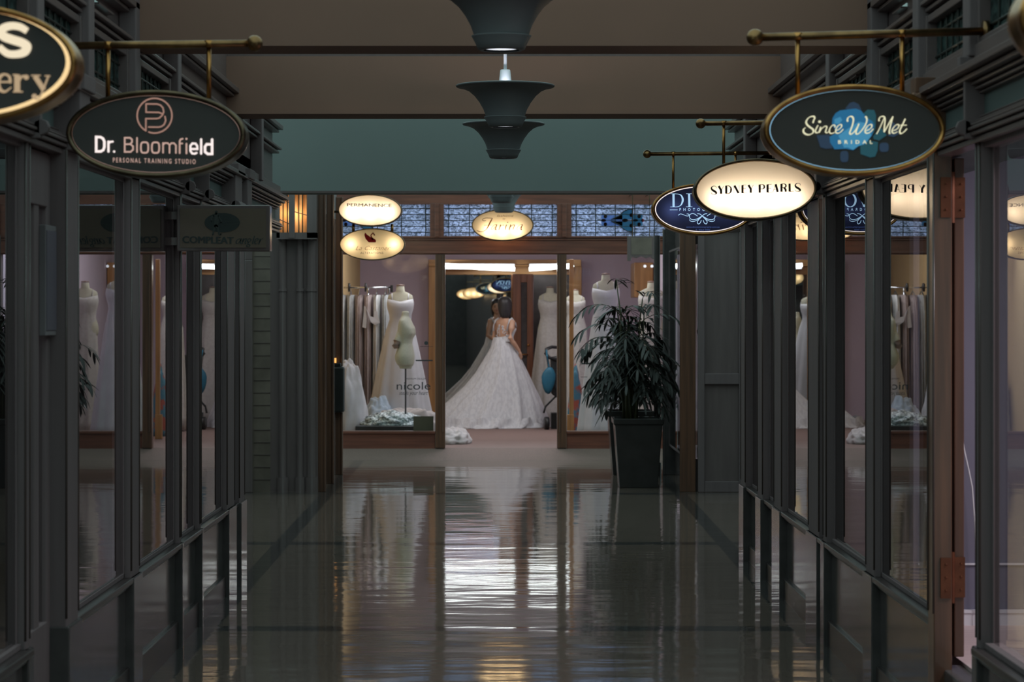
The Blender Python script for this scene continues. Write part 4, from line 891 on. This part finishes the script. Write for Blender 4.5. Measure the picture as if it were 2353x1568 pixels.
for i, (dz, L) in enumerate(((.018, .06), (.006, .07), (-.006, .066), (-.017, .05))):
    p = hL+V(0, 0, dz); q = B(.045, .0, 0)-B(0, 0, 0); body.tube([p, p+q*(L/.045*.5), p+q*(L/.045*.9)+B(0, -.02, 0)-B(0, 0, 0)], [.0095, .0088, .007], 8)
body.tube([wL.lerp(hL, .4), wL.lerp(hL, .4)+V(.01, 0, .03), hL+V(.02, 0, .045)], [.011, .010, .008], 8)
fuse(body, 'body', M['skin'], bride, .0075)
for sg in (-1, 1):
    MB().ball(H(sg*.029, .098, 1.757), (.011, .009, .006), 10, 7).build('eye', M['eye'], bride, smooth=True)
    MB().tube([H(sg*.046, .096, 1.772), H(sg*.030, .106, 1.777), H(sg*.014, .108, 1.773)], .0035, 6).build('eyebrow', M['hair'], bride)
MB().ball(H(0, .112, 1.703), (.021, .008, .007), 12, 7).build('mouth', M['lip'], bride, smooth=True)
hair = MB()
hp = [(1.60, .045, .026, -.058), (1.625, .062, .036, -.055), (1.66, .074, .048, -.048), (1.70, .081, .064, -.036), (1.74, .085, .080, -.024), (1.78, .087, .094, -.012), (1.82, .085, .100, -.004), (1.85, .075, .090, .0), (1.875, .055, .066, .002), (1.889, .025, .03, .002)]
hair.loft([hg(z, a*1.13, b*1.06, yo, 32) for z, a, b, yo in hp])
hair.loft([[H(sg*(.058+.012*i/5), .085-.017*i, 1.84-.02*i)+V(.018*math.cos(t), .018*math.cos(t+1), .022*math.sin(t)) for t in (2*pi*k/8 for k in range(8))] for i in range(6)] if (sg := 1) else [])
hair.loft([[H(-(.058+.012*i/5), .085-.017*i, 1.84-.02*i)+V(.018*math.cos(t), .018*math.cos(t+1), .022*math.sin(t)) for t in (2*pi*k/8 for k in range(8))] for i in range(6)])
fuse(hair, 'hair', M['hair'], bride, .010)
# gown: bodice low at the back, lace straps and buttons, full skirt with a train swept to the left
g = MB(); n = 40; rows = 8; rings = []
for i in range(rows):
    k = i/(rows-1); ring = []
    for j in range(n):
        t = 2*pi*j/n; s_ = math.sin(t); top = 1.40+.085*max(0, s_)**.6 if s_ > 0 else 1.40-.06*(-s_)**.8
        z = 1.27+(top-1.27)*k
        zs = [1.25, 1.335, 1.39, 1.44, 1.49]; aa = [.150, .121, .134, .147, .155]; bb = [.106, .095, .102, .107, .098]
        q = min(max((z-1.25)/.24*4, 0), 3.999); qi = 0
        while qi < 3 and z > zs[qi+1]: qi += 1
        u = (z-zs[qi])/(zs[qi+1]-zs[qi]); a_ = aa[qi]+(aa[qi+1]-aa[qi])*u; b_ = bb[qi]+(bb[qi+1]-bb[qi])*u
        fr = 1+.85*max(0, s_)*abs(math.cos(t))*max(0, min(1, (z-1.36)/.07))
        ring.append(B(a_*math.cos(t), .006+b_*s_*fr, z))
    rings.append(ring)
g.loft(rings, True, (False, False)); g.build('bodice', M['lace'], bride, smooth=True, solid=.006)
lc = MB(); rnd = random.Random(3)
for sg in (-1, 1):
    lc.tube([B(sg*.12, .10, 1.47), B(sg*.135, .06, 1.53), B(sg*.13, .0, 1.588), B(sg*.13, -.045, 1.565), B(sg*.135, -.075, 1.50), B(sg*.13, -.09, 1.42)], [.012, .014, .016, .014, .009, .012], 8)
    for i in range(26):
        z = rnd.uniform(1.355, 1.50); k = (z-1.355)/.145; u = rnd.uniform(.035, .10)*(1-k*.75)+.012
        lc.ball(B(sg*u+.004, -.092-.006*(1-k)+.03*abs(u)/.1, z), (.008, .006, .011), 7, 5)
for i in range(14): lc.ball(B(.0, -.098-.004*math.sin(i/13*pi), 1.35+.012*i), .0055, 7, 5)
lc.build('lace_applique', M['lace'], bride, smooth=True)
rows = [(776, 1134, 1173, .0), (784, 1131, 1177, .02), (800, 1127, 1185, .05), (830, 1110, 1199, .10), (860, 1092, 1213, .16), (890, 1068, 1226, .22), (915, 1042, 1237, .28), (940, 1015, 1246, .34), (960, 992, 1253, .38), (974, 976, 1257, .41), (984, 966, 1256, .42)]
sk = MB(); rings = []
for i, (py, l, r_, _) in enumerate(rows):
    k = i/(len(rows)-1); xl, xr = X(l, BD), X(r_, BD); c = (xl+xr)/2; a = (xr-xl)/2; z = Z(py, 32.5); z = max(z, .125) if i < len(rows)-1 else .122
    b = .098+.50*k**1.1; ring = []
    for j in range(96):
        t = 2*pi*j/96; am = .008+.075*k
        f_ = 1+am*(.6*math.sin(11*t+.6)+.4*math.sin(19*t+2)+.3*math.sin(29*t))
        tr = 1.0
        ring.append(V(c+a*f_*math.cos(t)*tr, BD+.02+b*f_*math.sin(t)+(.10*k if math.cos(t) < 0 else 0)*abs(math.cos(t)), z+(.012*k*math.sin(13*t) if i == len(rows)-1 else 0)+(0 if i < len(rows)-1 else .0)))
    rings.append(ring)
sk.loft(rings, True, (False, False)); skirt = sk.build('skirt', M['lace'], bride, smooth=True)
fl = MB(); rings = []
c0, a0, b0 = (X(966, BD)+X(1256, BD))/2, (X(1256, BD)-X(966, BD))/2, .60
for i, (e, z) in enumerate(((-.035, .255), (-.005, .19), (.012, .15), (.035, .128), (.05, .124))):
    rings.append([V(c0+(a0+e)*(1+.035*math.sin(14*t+i)+.02*math.sin(31*t+i*2))*math.cos(t), BD+.02+(b0+e)*(1+.035*math.sin(14*t+i)+.02*math.sin(31*t))*math.sin(t)+(.10 if math.cos(t) < 0 else 0)*abs(math.cos(t)), z+.012*math.sin(23*t+i)*(i < 4)) for t in (2*pi*k/140 for k in range(140))])
fl.loft(rings, True, (False, False)); fl.build('lace_hem', M['lace'], bride, smooth=True)

# --- mannequins and gowns
def torso(mb, x, y, z0, s=1.0, rot=0.0, neck=True, arms=True):
    """dress form from hip to neck; z0 = hip height"""
    def R(z, a, b, yo=0, fr=0, n=26):
        o = []
        for k in range(n):
            t = 2*pi*k/n; sy = math.sin(t); u, v = s*a*math.cos(t), s*(yo+b*sy*(1+fr*max(0, -sy)*abs(math.cos(t))))
            o.append(V(x+u*math.cos(rot)-v*math.sin(rot), y+u*math.sin(rot)+v*math.cos(rot), z0+s*z))
        return o
    prof = [(-.06, .135, .10, 0, 0), (0, .165, .12, .01, 0), (.06, .172, .125, .012, 0), (.14, .155, .105, .004, 0), (.22, .122, .085, 0, 0), (.28, .125, .088, 0, .1), (.35, .145, .10, -.006, .7), (.42, .155, .10, -.004, .5), (.48, .16, .085, 0, 0), (.525, .15, .068, .004, 0), (.555, .10, .055, .006, 0), (.575, .055, .05, .006, 0), (.64, .048, .048, 0, 0)]
    mb.loft([R(*p) for p in prof]); return R
def gown_mannequin(x, y, zf, top, label, m='white', w=.36, rot=0.0, flare=.30, straps=True, s=1.0):
    zh = top-.64*s; t = thing('gown_mannequin', (x, y, zf), label, 'mannequin', None)
    f = MB(); torso(f, x, y, zh, s, rot); f.build('dress_form', M['linen'], t, smooth=True)
    MB().lathe([(.0, zh+.645*s), (.05*s, zh+.645*s), (.052*s, zh+.655*s), (0, zh+.665*s)], (x, y, 0), 20).build('neck_cap', M['flesh_cap'], t, smooth=True)
    g = MB(); rings = []
    for z, a, b in ((.455, .161, .12), (.42, .168, .150), (.36, .162, .150), (.28, .138, .108), (.22, .134, .098)): rings.append(ell((x, y, zh+z*s), a*s, b*s, 64, rot))
    rings[0] = [p+V(0, 0, s*(.035*abs(math.cos(2*pi*k/64))*(1 if math.sin(2*pi*k/64) < 0 else .2)-.01)) for k, p in enumerate(rings[0])]
    for i in range(9):
        k = (i+1)/9; z = zh+.22*s+(zf+.012-zh-.22*s)*k; a = (.14+(flare-.14)*k**.85); rings.append(ell((x, y, z), a, a*.8, 64, rot, 9, .012+.06*k, x*7))
    g.loft(rings, True, (False, False)); g.build('gown', M[m], t, smooth=True, solid=.004)
    if straps:
        st = MB()
        for sg in (-1, 1): st.tube([V(x+sg*.10*s, y-.09*s, zh+.46*s), V(x+sg*.105*s, y-.03*s, zh+.545*s), V(x+sg*.10*s, y+.07*s, zh+.47*s)], .008, 6)
        st.build('strap', M[m], t, smooth=True)
    return t
gm = gown_mannequin(X(920, 30.3), 30.3, .13, Z(658, 30.3), 'white gown on a dress mannequin left of the doorway behind the bare form', 'white', flare=.42)
gown_mannequin(X(1264, 33.7), 33.7, .13, Z(662, 33.7), 'white gown on a mannequin behind the right door post', 'ivory', flare=.30)
gown_mannequin(X(1392, 29.2), 29.2, .13, Z(632, 29.2), 'white gown on a mannequin in the right window behind the palms', 'white', flare=.34)
gown_mannequin(X(1497, 30.4), 30.4, .13, Z(650, 30.4), 'pale gown on a mannequin at the right end of the right window', 'ivory', flare=.19)
gown_mannequin(X(1322, 31.6), 31.6, .13, Z(668, 31.6), 'slim ivory gown on a mannequin just right of the doorway post', 'ivory', flare=.20, s=.8)
# bare cream dress form on a pole
x, y = X(932, 28.7), 28.7; zh = Z(838, y)
t = thing('dress_form', (x, y, .31), 'bare cream dress form with short rosewood arm cap on a dark pole', 'mannequin')
f = MB(); torso(f, x, y, zh+.045, .92, math.radians(75))
f.tube([V(x-.03, y-.02, zh+.43), V(x-.07, y-.06, zh+.33), V(x-.095, y-.08, zh+.26)], [.055, .05, .045], 14)
f.tube([V(x, y, zh-.05), V(x, y, zh-.02)], .075, 18)
f.build('torso', M['linen'], t, remesh=.011)
MB().tube([V(x-.095, y-.085, zh+.275), V(x-.115, y-.10, zh+.22), V(x-.11, y-.10, zh+.19)], [.050, .045, .02], 14).build('arm_cap', M['flesh_cap'], t, smooth=True)
MB().tube([V(x, y, .36), V(x, y, zh-.03)], .010, 12).build('pole', M['blackp'], t)
MB().tube([V(x, y, .335), V(x, y, .362)], .11, 24).build('base', M['blackp'], t)
# plinth with sequin cloth heaped on it
MBp = MB().box((X(818, 28.5), 28.35, .12), (X(958, 28.5), 29.0, .335)); tag(MBp.build('plinth', M['blackp'], bevel=.006), 'low black plinth under the silver sequin cloth in the left window', 'plinth')
def heap(cx, cy, z0, rx, ry, rz, m, name, label, cat, seed=1, amp=.22, fr=3.0, n=60, m_=22):
    mb = MB(); rings = []
    for i in range(m_+1):
        u = i/m_*pi/2; ring = []
        for k in range(n):
            t = 2*pi*k/n; p = V(math.cos(t)*math.cos(u), math.sin(t)*math.cos(u), math.sin(u))
            q = 1+amp*noise.noise(p*fr+V(seed*3.1, seed, 0))+amp*.4*noise.noise(p*fr*2.7+V(0, seed, 5))
            ring.append(V(cx+p.x*rx*q, cy+p.y*ry*q, z0+max(0, p.z*rz*q)))
        rings.append(ring)
    mb.loft(rings); o = mb.build(name, M[m], smooth=True, loc=(cx, cy, z0)); return tag(o, label, cat)
heap(X(905, 28.7), 28.72, .337, .37, .26, .15, 'sequin', 'sequin_cloth', 'silver sequin cloth heaped round the pole of the bare form', 'cloth', 2, .25, 4)
heap(X(935, 29.3), 29.32, .125, .50, .28, .38, 'pinkt', 'tulle_skirt', 'shell pink tulle bundled behind the silver sequin cloth', 'cloth', 4, .2, 3)
heap(X(800, 29.0), 29.0, .125, .24, .32, .98, 'tulle', 'tulle_skirt', 'puffed white tulle skirt at the left edge of the left window', 'cloth', 6, .12, 2.6)
heap(X(868, 29.9), 29.95, .125, .26, .22, .46, 'tulleb', 'tulle_skirt', 'pale blue tulle between the puffed skirt and the white gown', 'cloth', 9, .22, 2.4)
heap(X(1040, 28.6), 28.6, .12, .22, .30, .19, 'pinkt', 'gown_train', 'end of a pale tulle train spread on the carpet in the doorway', 'cloth', 11, .25, 2.6)
a, b = P(950, 995, 27.68), P(996, 957, 27.68)
tag(MB().loft([[V(a.x, 27.662, .315), V(b.x, 27.662, .315), V(b.x, 27.685, b.z), V(a.x, 27.685, b.z)], [V(a.x, 27.668, .315), V(b.x, 27.668, .315), V(b.x, 27.691, b.z), V(a.x, 27.691, b.z)]]).build('card', M['card']), 'small olive brown card propped at the foot of the left window', 'card')
# clothes rail with hanging gowns
RD = 31.0; zr = Z(661, RD)
t = thing('clothes_rail', (X(840, RD), RD, .12), 'chrome clothes rail with black end knobs carrying the wrapped gowns', 'rack')
MB().tube([V(-2.05, RD, zr), V(X(900, RD), RD, zr)], .011, 10).build('rail', M['chrome'], t, smooth=True)
for px in (803, 841): MB().tube([V(X(px, RD)-.012, RD-.06, zr), V(X(px, RD)+.012, RD-.06, zr)], .055, 20).build('disc', M['blackp'], t, smooth=True)
MB().box((X(897, RD), RD-.02, zr-.06), (X(903, RD), RD+.02, zr+.03)).build('end_clamp', M['blackp'], t, bevel=.004)
for px in (845, 893): MB().tube([V(X(px, RD), RD+.02, .125), V(X(px, RD), RD+.02, zr)], .012, 10).build('post', M['chrome'], t, smooth=True)
MB().box((X(838, RD), RD-.22, .12), (X(900, RD), RD+.24, .15)).build('foot', M['chrome'], t, bevel=.006)
def hung(px, D, zt, zb, w, m, label, seed):
    x = X(px, D); t = thing('hanging_gown', (x, D, zb), label, 'gown', 'wrapped gowns on the clothes rail')
    rings = []
    for i in range(12):
        k = i/11; z = zt+(zb-zt)*k; a = .050+.012*k+(w-.12)*.3; rings.append(ell((x, D, z), a, .10+.09*min(1, k*8)+.05*k, 60, 0, 11, .03+.10*k, seed))
    MB().loft(rings, True, (True, False)).build('gown', M[m], t, smooth=True)
    MB().tube([V(x, D-.17, zt-.01), V(x, D, zt+.05), V(x, D+.17, zt-.01)], .008, 6).tube([V(x, D, zt+.05), V(x, D, zr+.012), V(x, D+.02, zr+.03)], .0035, 6).build('hanger', M['chrome'], t)
    return t
for i, (px, w, m, lb, zb) in enumerate(((786, .13, 'wrap', 'film wrapped white gown at the left end of the clothes rail', .35), (806, .12, 'silverg', 'silver beaded gown second from the left on the clothes rail', .33), (826, .13, 'blush', 'blush beaded gown third from the left on the clothes rail', .30),
    (846, .12, 'blush', 'blush gown beside the chrome post on the clothes rail', .34), (866, .12, 'wrap', 'film wrapped grey gown behind the white sash on the clothes rail', .30), (886, .12, 'silverg', 'pale silver gown at the right end of the clothes rail', .36))):
    hung(px, RD, zr-.095, zb, w, m, lb, i*1.7)
f = Face(780, 640, 4.357, RD-.22, y=RD-.215)
sb = MB(); q = lambda x, y, e=0: f.w((x, y), e)
sb.add([q(245, 275), q(262, 285), q(275, 400), q(268, 500), q(228, 490), q(240, 380)], [tuple(range(6))]); sb.add([q(262, 285, .02), q(310, 380, .01), q(345, 390), q(350, 325), q(375, 330), q(405, 445), q(360, 470), q(315, 440, .01)], [tuple(range(8))])
tag(sb.build('sash', M['white'], solid=.012), 'white satin sash draped over the gowns on the clothes rail', 'sash')
# mirror wall with honey timber frame and strip lights
MD = 34.7; th = .0307
t = thing('framed_mirror', (-.45, MD+.04, .12), 'tall framed mirror reflecting the bride and the arcade signs', 'mirror')
xa, xb = X(1004, MD), X(1180, MD)
yy = lambda x: MD-.02+(x-xa)*th
MB().add([(xa, yy(xa), .2), (xb, yy(xb), .2), (xb, yy(xb), 2.215), (xa, yy(xa), 2.215)], [(0, 1, 2, 3)]).build('mirror_glass', M['mirror'], t)
fr = MB().box((X(985, MD), MD-.06, .12), (xa, MD+.15, 2.43)); fr.box((xa, MD-.055, .12), (xb, MD+.1, .2)); fr.build('frame', M['oak'], t, bevel=.006)
t = thing('mirror_header', (0, MD, 2.215), 'honey timber header over the mirror and inner door', 'trim')
hb = MB().box((X(985, MD), MD-.085, 2.335), (X(1335, MD), MD+.18, 2.43)); hb.box((X(1004, MD), MD-.02, 2.215), (X(1318, MD), MD+.18, 2.335)); hb.box((X(985, MD), MD-.11, 2.335), (X(1335, MD), MD-.07, 2.35)); hb.build('board', M['oak_h'], t, bevel=.004)
for (x0, z0), (x1, z1), lb in (((X(1018, 34.5), Z(609, 34.5)), (X(1183, 34.5), Z(619, 34.5)), 'long white fluorescent tube over the framed mirror'), ((X(1216, 34.5), Z(619, 34.5)), (X(1318, 34.5), Z(609, 34.5)), 'shorter white fluorescent tube right of the first over the inner door')):
    t = thing('tube_light', ((x0+x1)/2, 34.5, z0), lb, 'light')
    MB().tube([V(x0, 34.5, z0), V((x0+x1)/2, 34.5, (z0+z1)/2-.012), V(x1, 34.5, z1)], .026, 12).build('tube', M['tube'], t, smooth=True)
    MB().box((x0, 34.535, min(z0, z1)+.0), (x1, 34.62, max(z0, z1)+.02)).build('housing', M['cup'], t, bevel=.004)
t = thing('inner_door', (X(1200, 34.4), 34.4, .12), 'reddish timber inner door with narrow glass and brass handle right of the mirror', 'door')
d_ = MB()
for p0, p1 in ((1178, 1197), (1211, 1225)): d_.box((X(p0, 34.4), 34.36, .13), (X(p1, 34.4), 34.42, 2.22))
d_.box((X(1197, 34.4), 34.365, 2.10), (X(1211, 34.4), 34.415, 2.22)).box((X(1197, 34.4), 34.365, .13), (X(1211, 34.4), 34.415, .45)); d_.build('door_leaf', M['redwood'], t, bevel=.005)
MB().box((X(1197, 34.4), 34.385, .45), (X(1211, 34.4), 34.395, 2.10)).build('door_glass', M['black'], t)
q = P(1206, 815, 34.34); hdl = MB().tube([q+V(.04, 0, 0), q+V(.0, -.02, 0), q+V(-.045, -.02, 0)], .011, 8); hdl.ball(q+V(.05, 0, .135), .018); hdl.build('handle', M['brass'], t, smooth=True)
t = thing('display_case', (X(1275, MD), MD, .12), 'dark glazed case in honey timber jambs right of the inner door', 'cabinet')
MB().box((X(1226, MD), MD-.02, .13), (X(1316, MD), MD+.1, 2.215)).build('glass', M['black'], t); MB().box((X(1316, MD), MD-.06, .12), (X(1336, MD), MD+.15, 2.335)).build('jamb', M['oak'], t, bevel=.006)
t = thing('timber_stand', (X(1312, 29.6), 29.6, .12), 'honey timber frame standing just inside the right window', 'stand')
MB().box((X(1308, 29.6), 29.57, .12), (X(1318, 29.6), 29.63, 2.32)).build('post', M['oak'], t, bevel=.004); MB().box((X(1303, 29.6), 29.56, .12), (X(1319, 29.6), 29.64, .42)).build('foot', M['oak'], t, bevel=.006)
t = thing('wall_shelf', (2.0, 33.6, 1.9), 'honey timber wall unit high at the right end of the right window', 'shelf')
MB().box((1.80, 33.3, 1.88), (2.06, 34.2, 2.36)).build('case', M['oak'], t, bevel=.008)
for px in (1482, 1498):
    sp = MB().ball(P(px, 612, 33.2), .02, 12, 8); sp.build('spot_lamp', M['lampdisc'], t, smooth=True)
# pushchair with teal bag, black box
t = thing('pushchair', (X(1270, 31.9), 31.9, .12), 'black pushchair partly hidden by the right door post', 'pushchair')
k = lambda px, py, e=0: P(px, py, 31.9)+V(0, e, 0)
MB().tube([k(1290, 800, .25), k(1268, 798, .1), k(1255, 803), k(1253, 812), k(1262, 822), k(1280, 828)], .022, 10).build('handle', M['blackp'], t, smooth=True)
MB().tube([k(1256, 812), k(1262, 850), k(1280, 900), k(1290, 950)], .016, 8).tube([k(1290, 800, .5), k(1292, 900, .4), k(1254, 936, .2), k(1250, 950, .15)], .014, 8).build('frame', M['blackp'], t, smooth=True)
MB().loft([[k(1265, 822), k(1300, 815), k(1300, 815, .4), k(1265, 822, .4)], [k(1266, 905), k(1300, 930), k(1300, 930, .4), k(1268, 905, .4)]]).build('seat', M['blackp'], t, bevel=.02)
wz = .12+.085
for px in (1252, 1292): MB().tube([V(X(px, 31.9), 31.98, wz), V(X(px, 31.9)+.05, 31.99, wz)], .085, 24).build('wheel', M['blackp'], t, smooth=True)
bg = MB(); D = 31.75
bp = [(1262, 838), (1276, 850), (1279, 872), (1268, 905), (1258, 910), (1247, 898), (1241, 862), (1252, 850)]
bc = (1261, 872); bg.loft([[P(bc[0]+(x-bc[0])*s_, bc[1]+(y-bc[1])*s_, D)+V(0, e, 0) for x, y in bp] for e, s_ in ((-.03, .55), (-.015, .92), (.03, 1), (.08, .9), (.10, .5))])
t = thing('tote_bag', P(1261, 905, D), 'teal nylon bag hanging from the pushchair handle', 'bag'); bg.build('body', M['teal_bag'], t, smooth=True, sub=1)
MB().tube([P(1261, 842, D), P(1257, 820, D), P(1256, 806, 31.88)], .012, 6).build('strap', M['teal_bag'], t)
tag(MB().box((X(1266, 32.3), 32.2, .12), (X(1300, 32.3), 32.5, .33)).build('storage_box', M['blackp'], bevel=.006), 'small black box on the carpet behind the right door post', 'box')
tag(heap(X(1322, 30.3), 30.3, .125, .10, .10, .86, 'print', 'printed_bag', 'x', 'bag', 3, .15, 2), 'teal and coral printed bag low behind the right window', 'bag')

# ================================================================ LIGHT
light('AREA', 'area_light', (-.9, 30.6, 3.08), SHOP*.5, (.97, .97, 1), .35, 2.4)
light('AREA', 'area_light', (.9, 30.6, 3.08), SHOP*.5, (.97, .97, 1), .35, 2.4)
light('AREA', 'area_light', (0, 28.5, 2.85), SHOP*1.2, (.80, .88, 1.0), 3.6, .25, rot=(math.radians(-75), 0, 0))  # unseen panel added to light the transom glass from behind
light('AREA', 'area_light', (2.9, 8.6, 2.58), 40, (1, .92, .97), .5, 1.4)
light('AREA', 'area_light', (-2.9, 9.5, 2.58), 14, (.9, .95, 1), .4, 3)  # unseen lamp added to lift the dark left shop interior
light('AREA', 'area_light', (2.9, 13.6, 2.58), 4, (1, .9, .85), .4, 3)  # unseen fill added for the dark rooms behind the right panes
for o in bpy.data.objects:
    for k_ in ('_yf', '_yb'):
        if k_ in o: del o[k_]
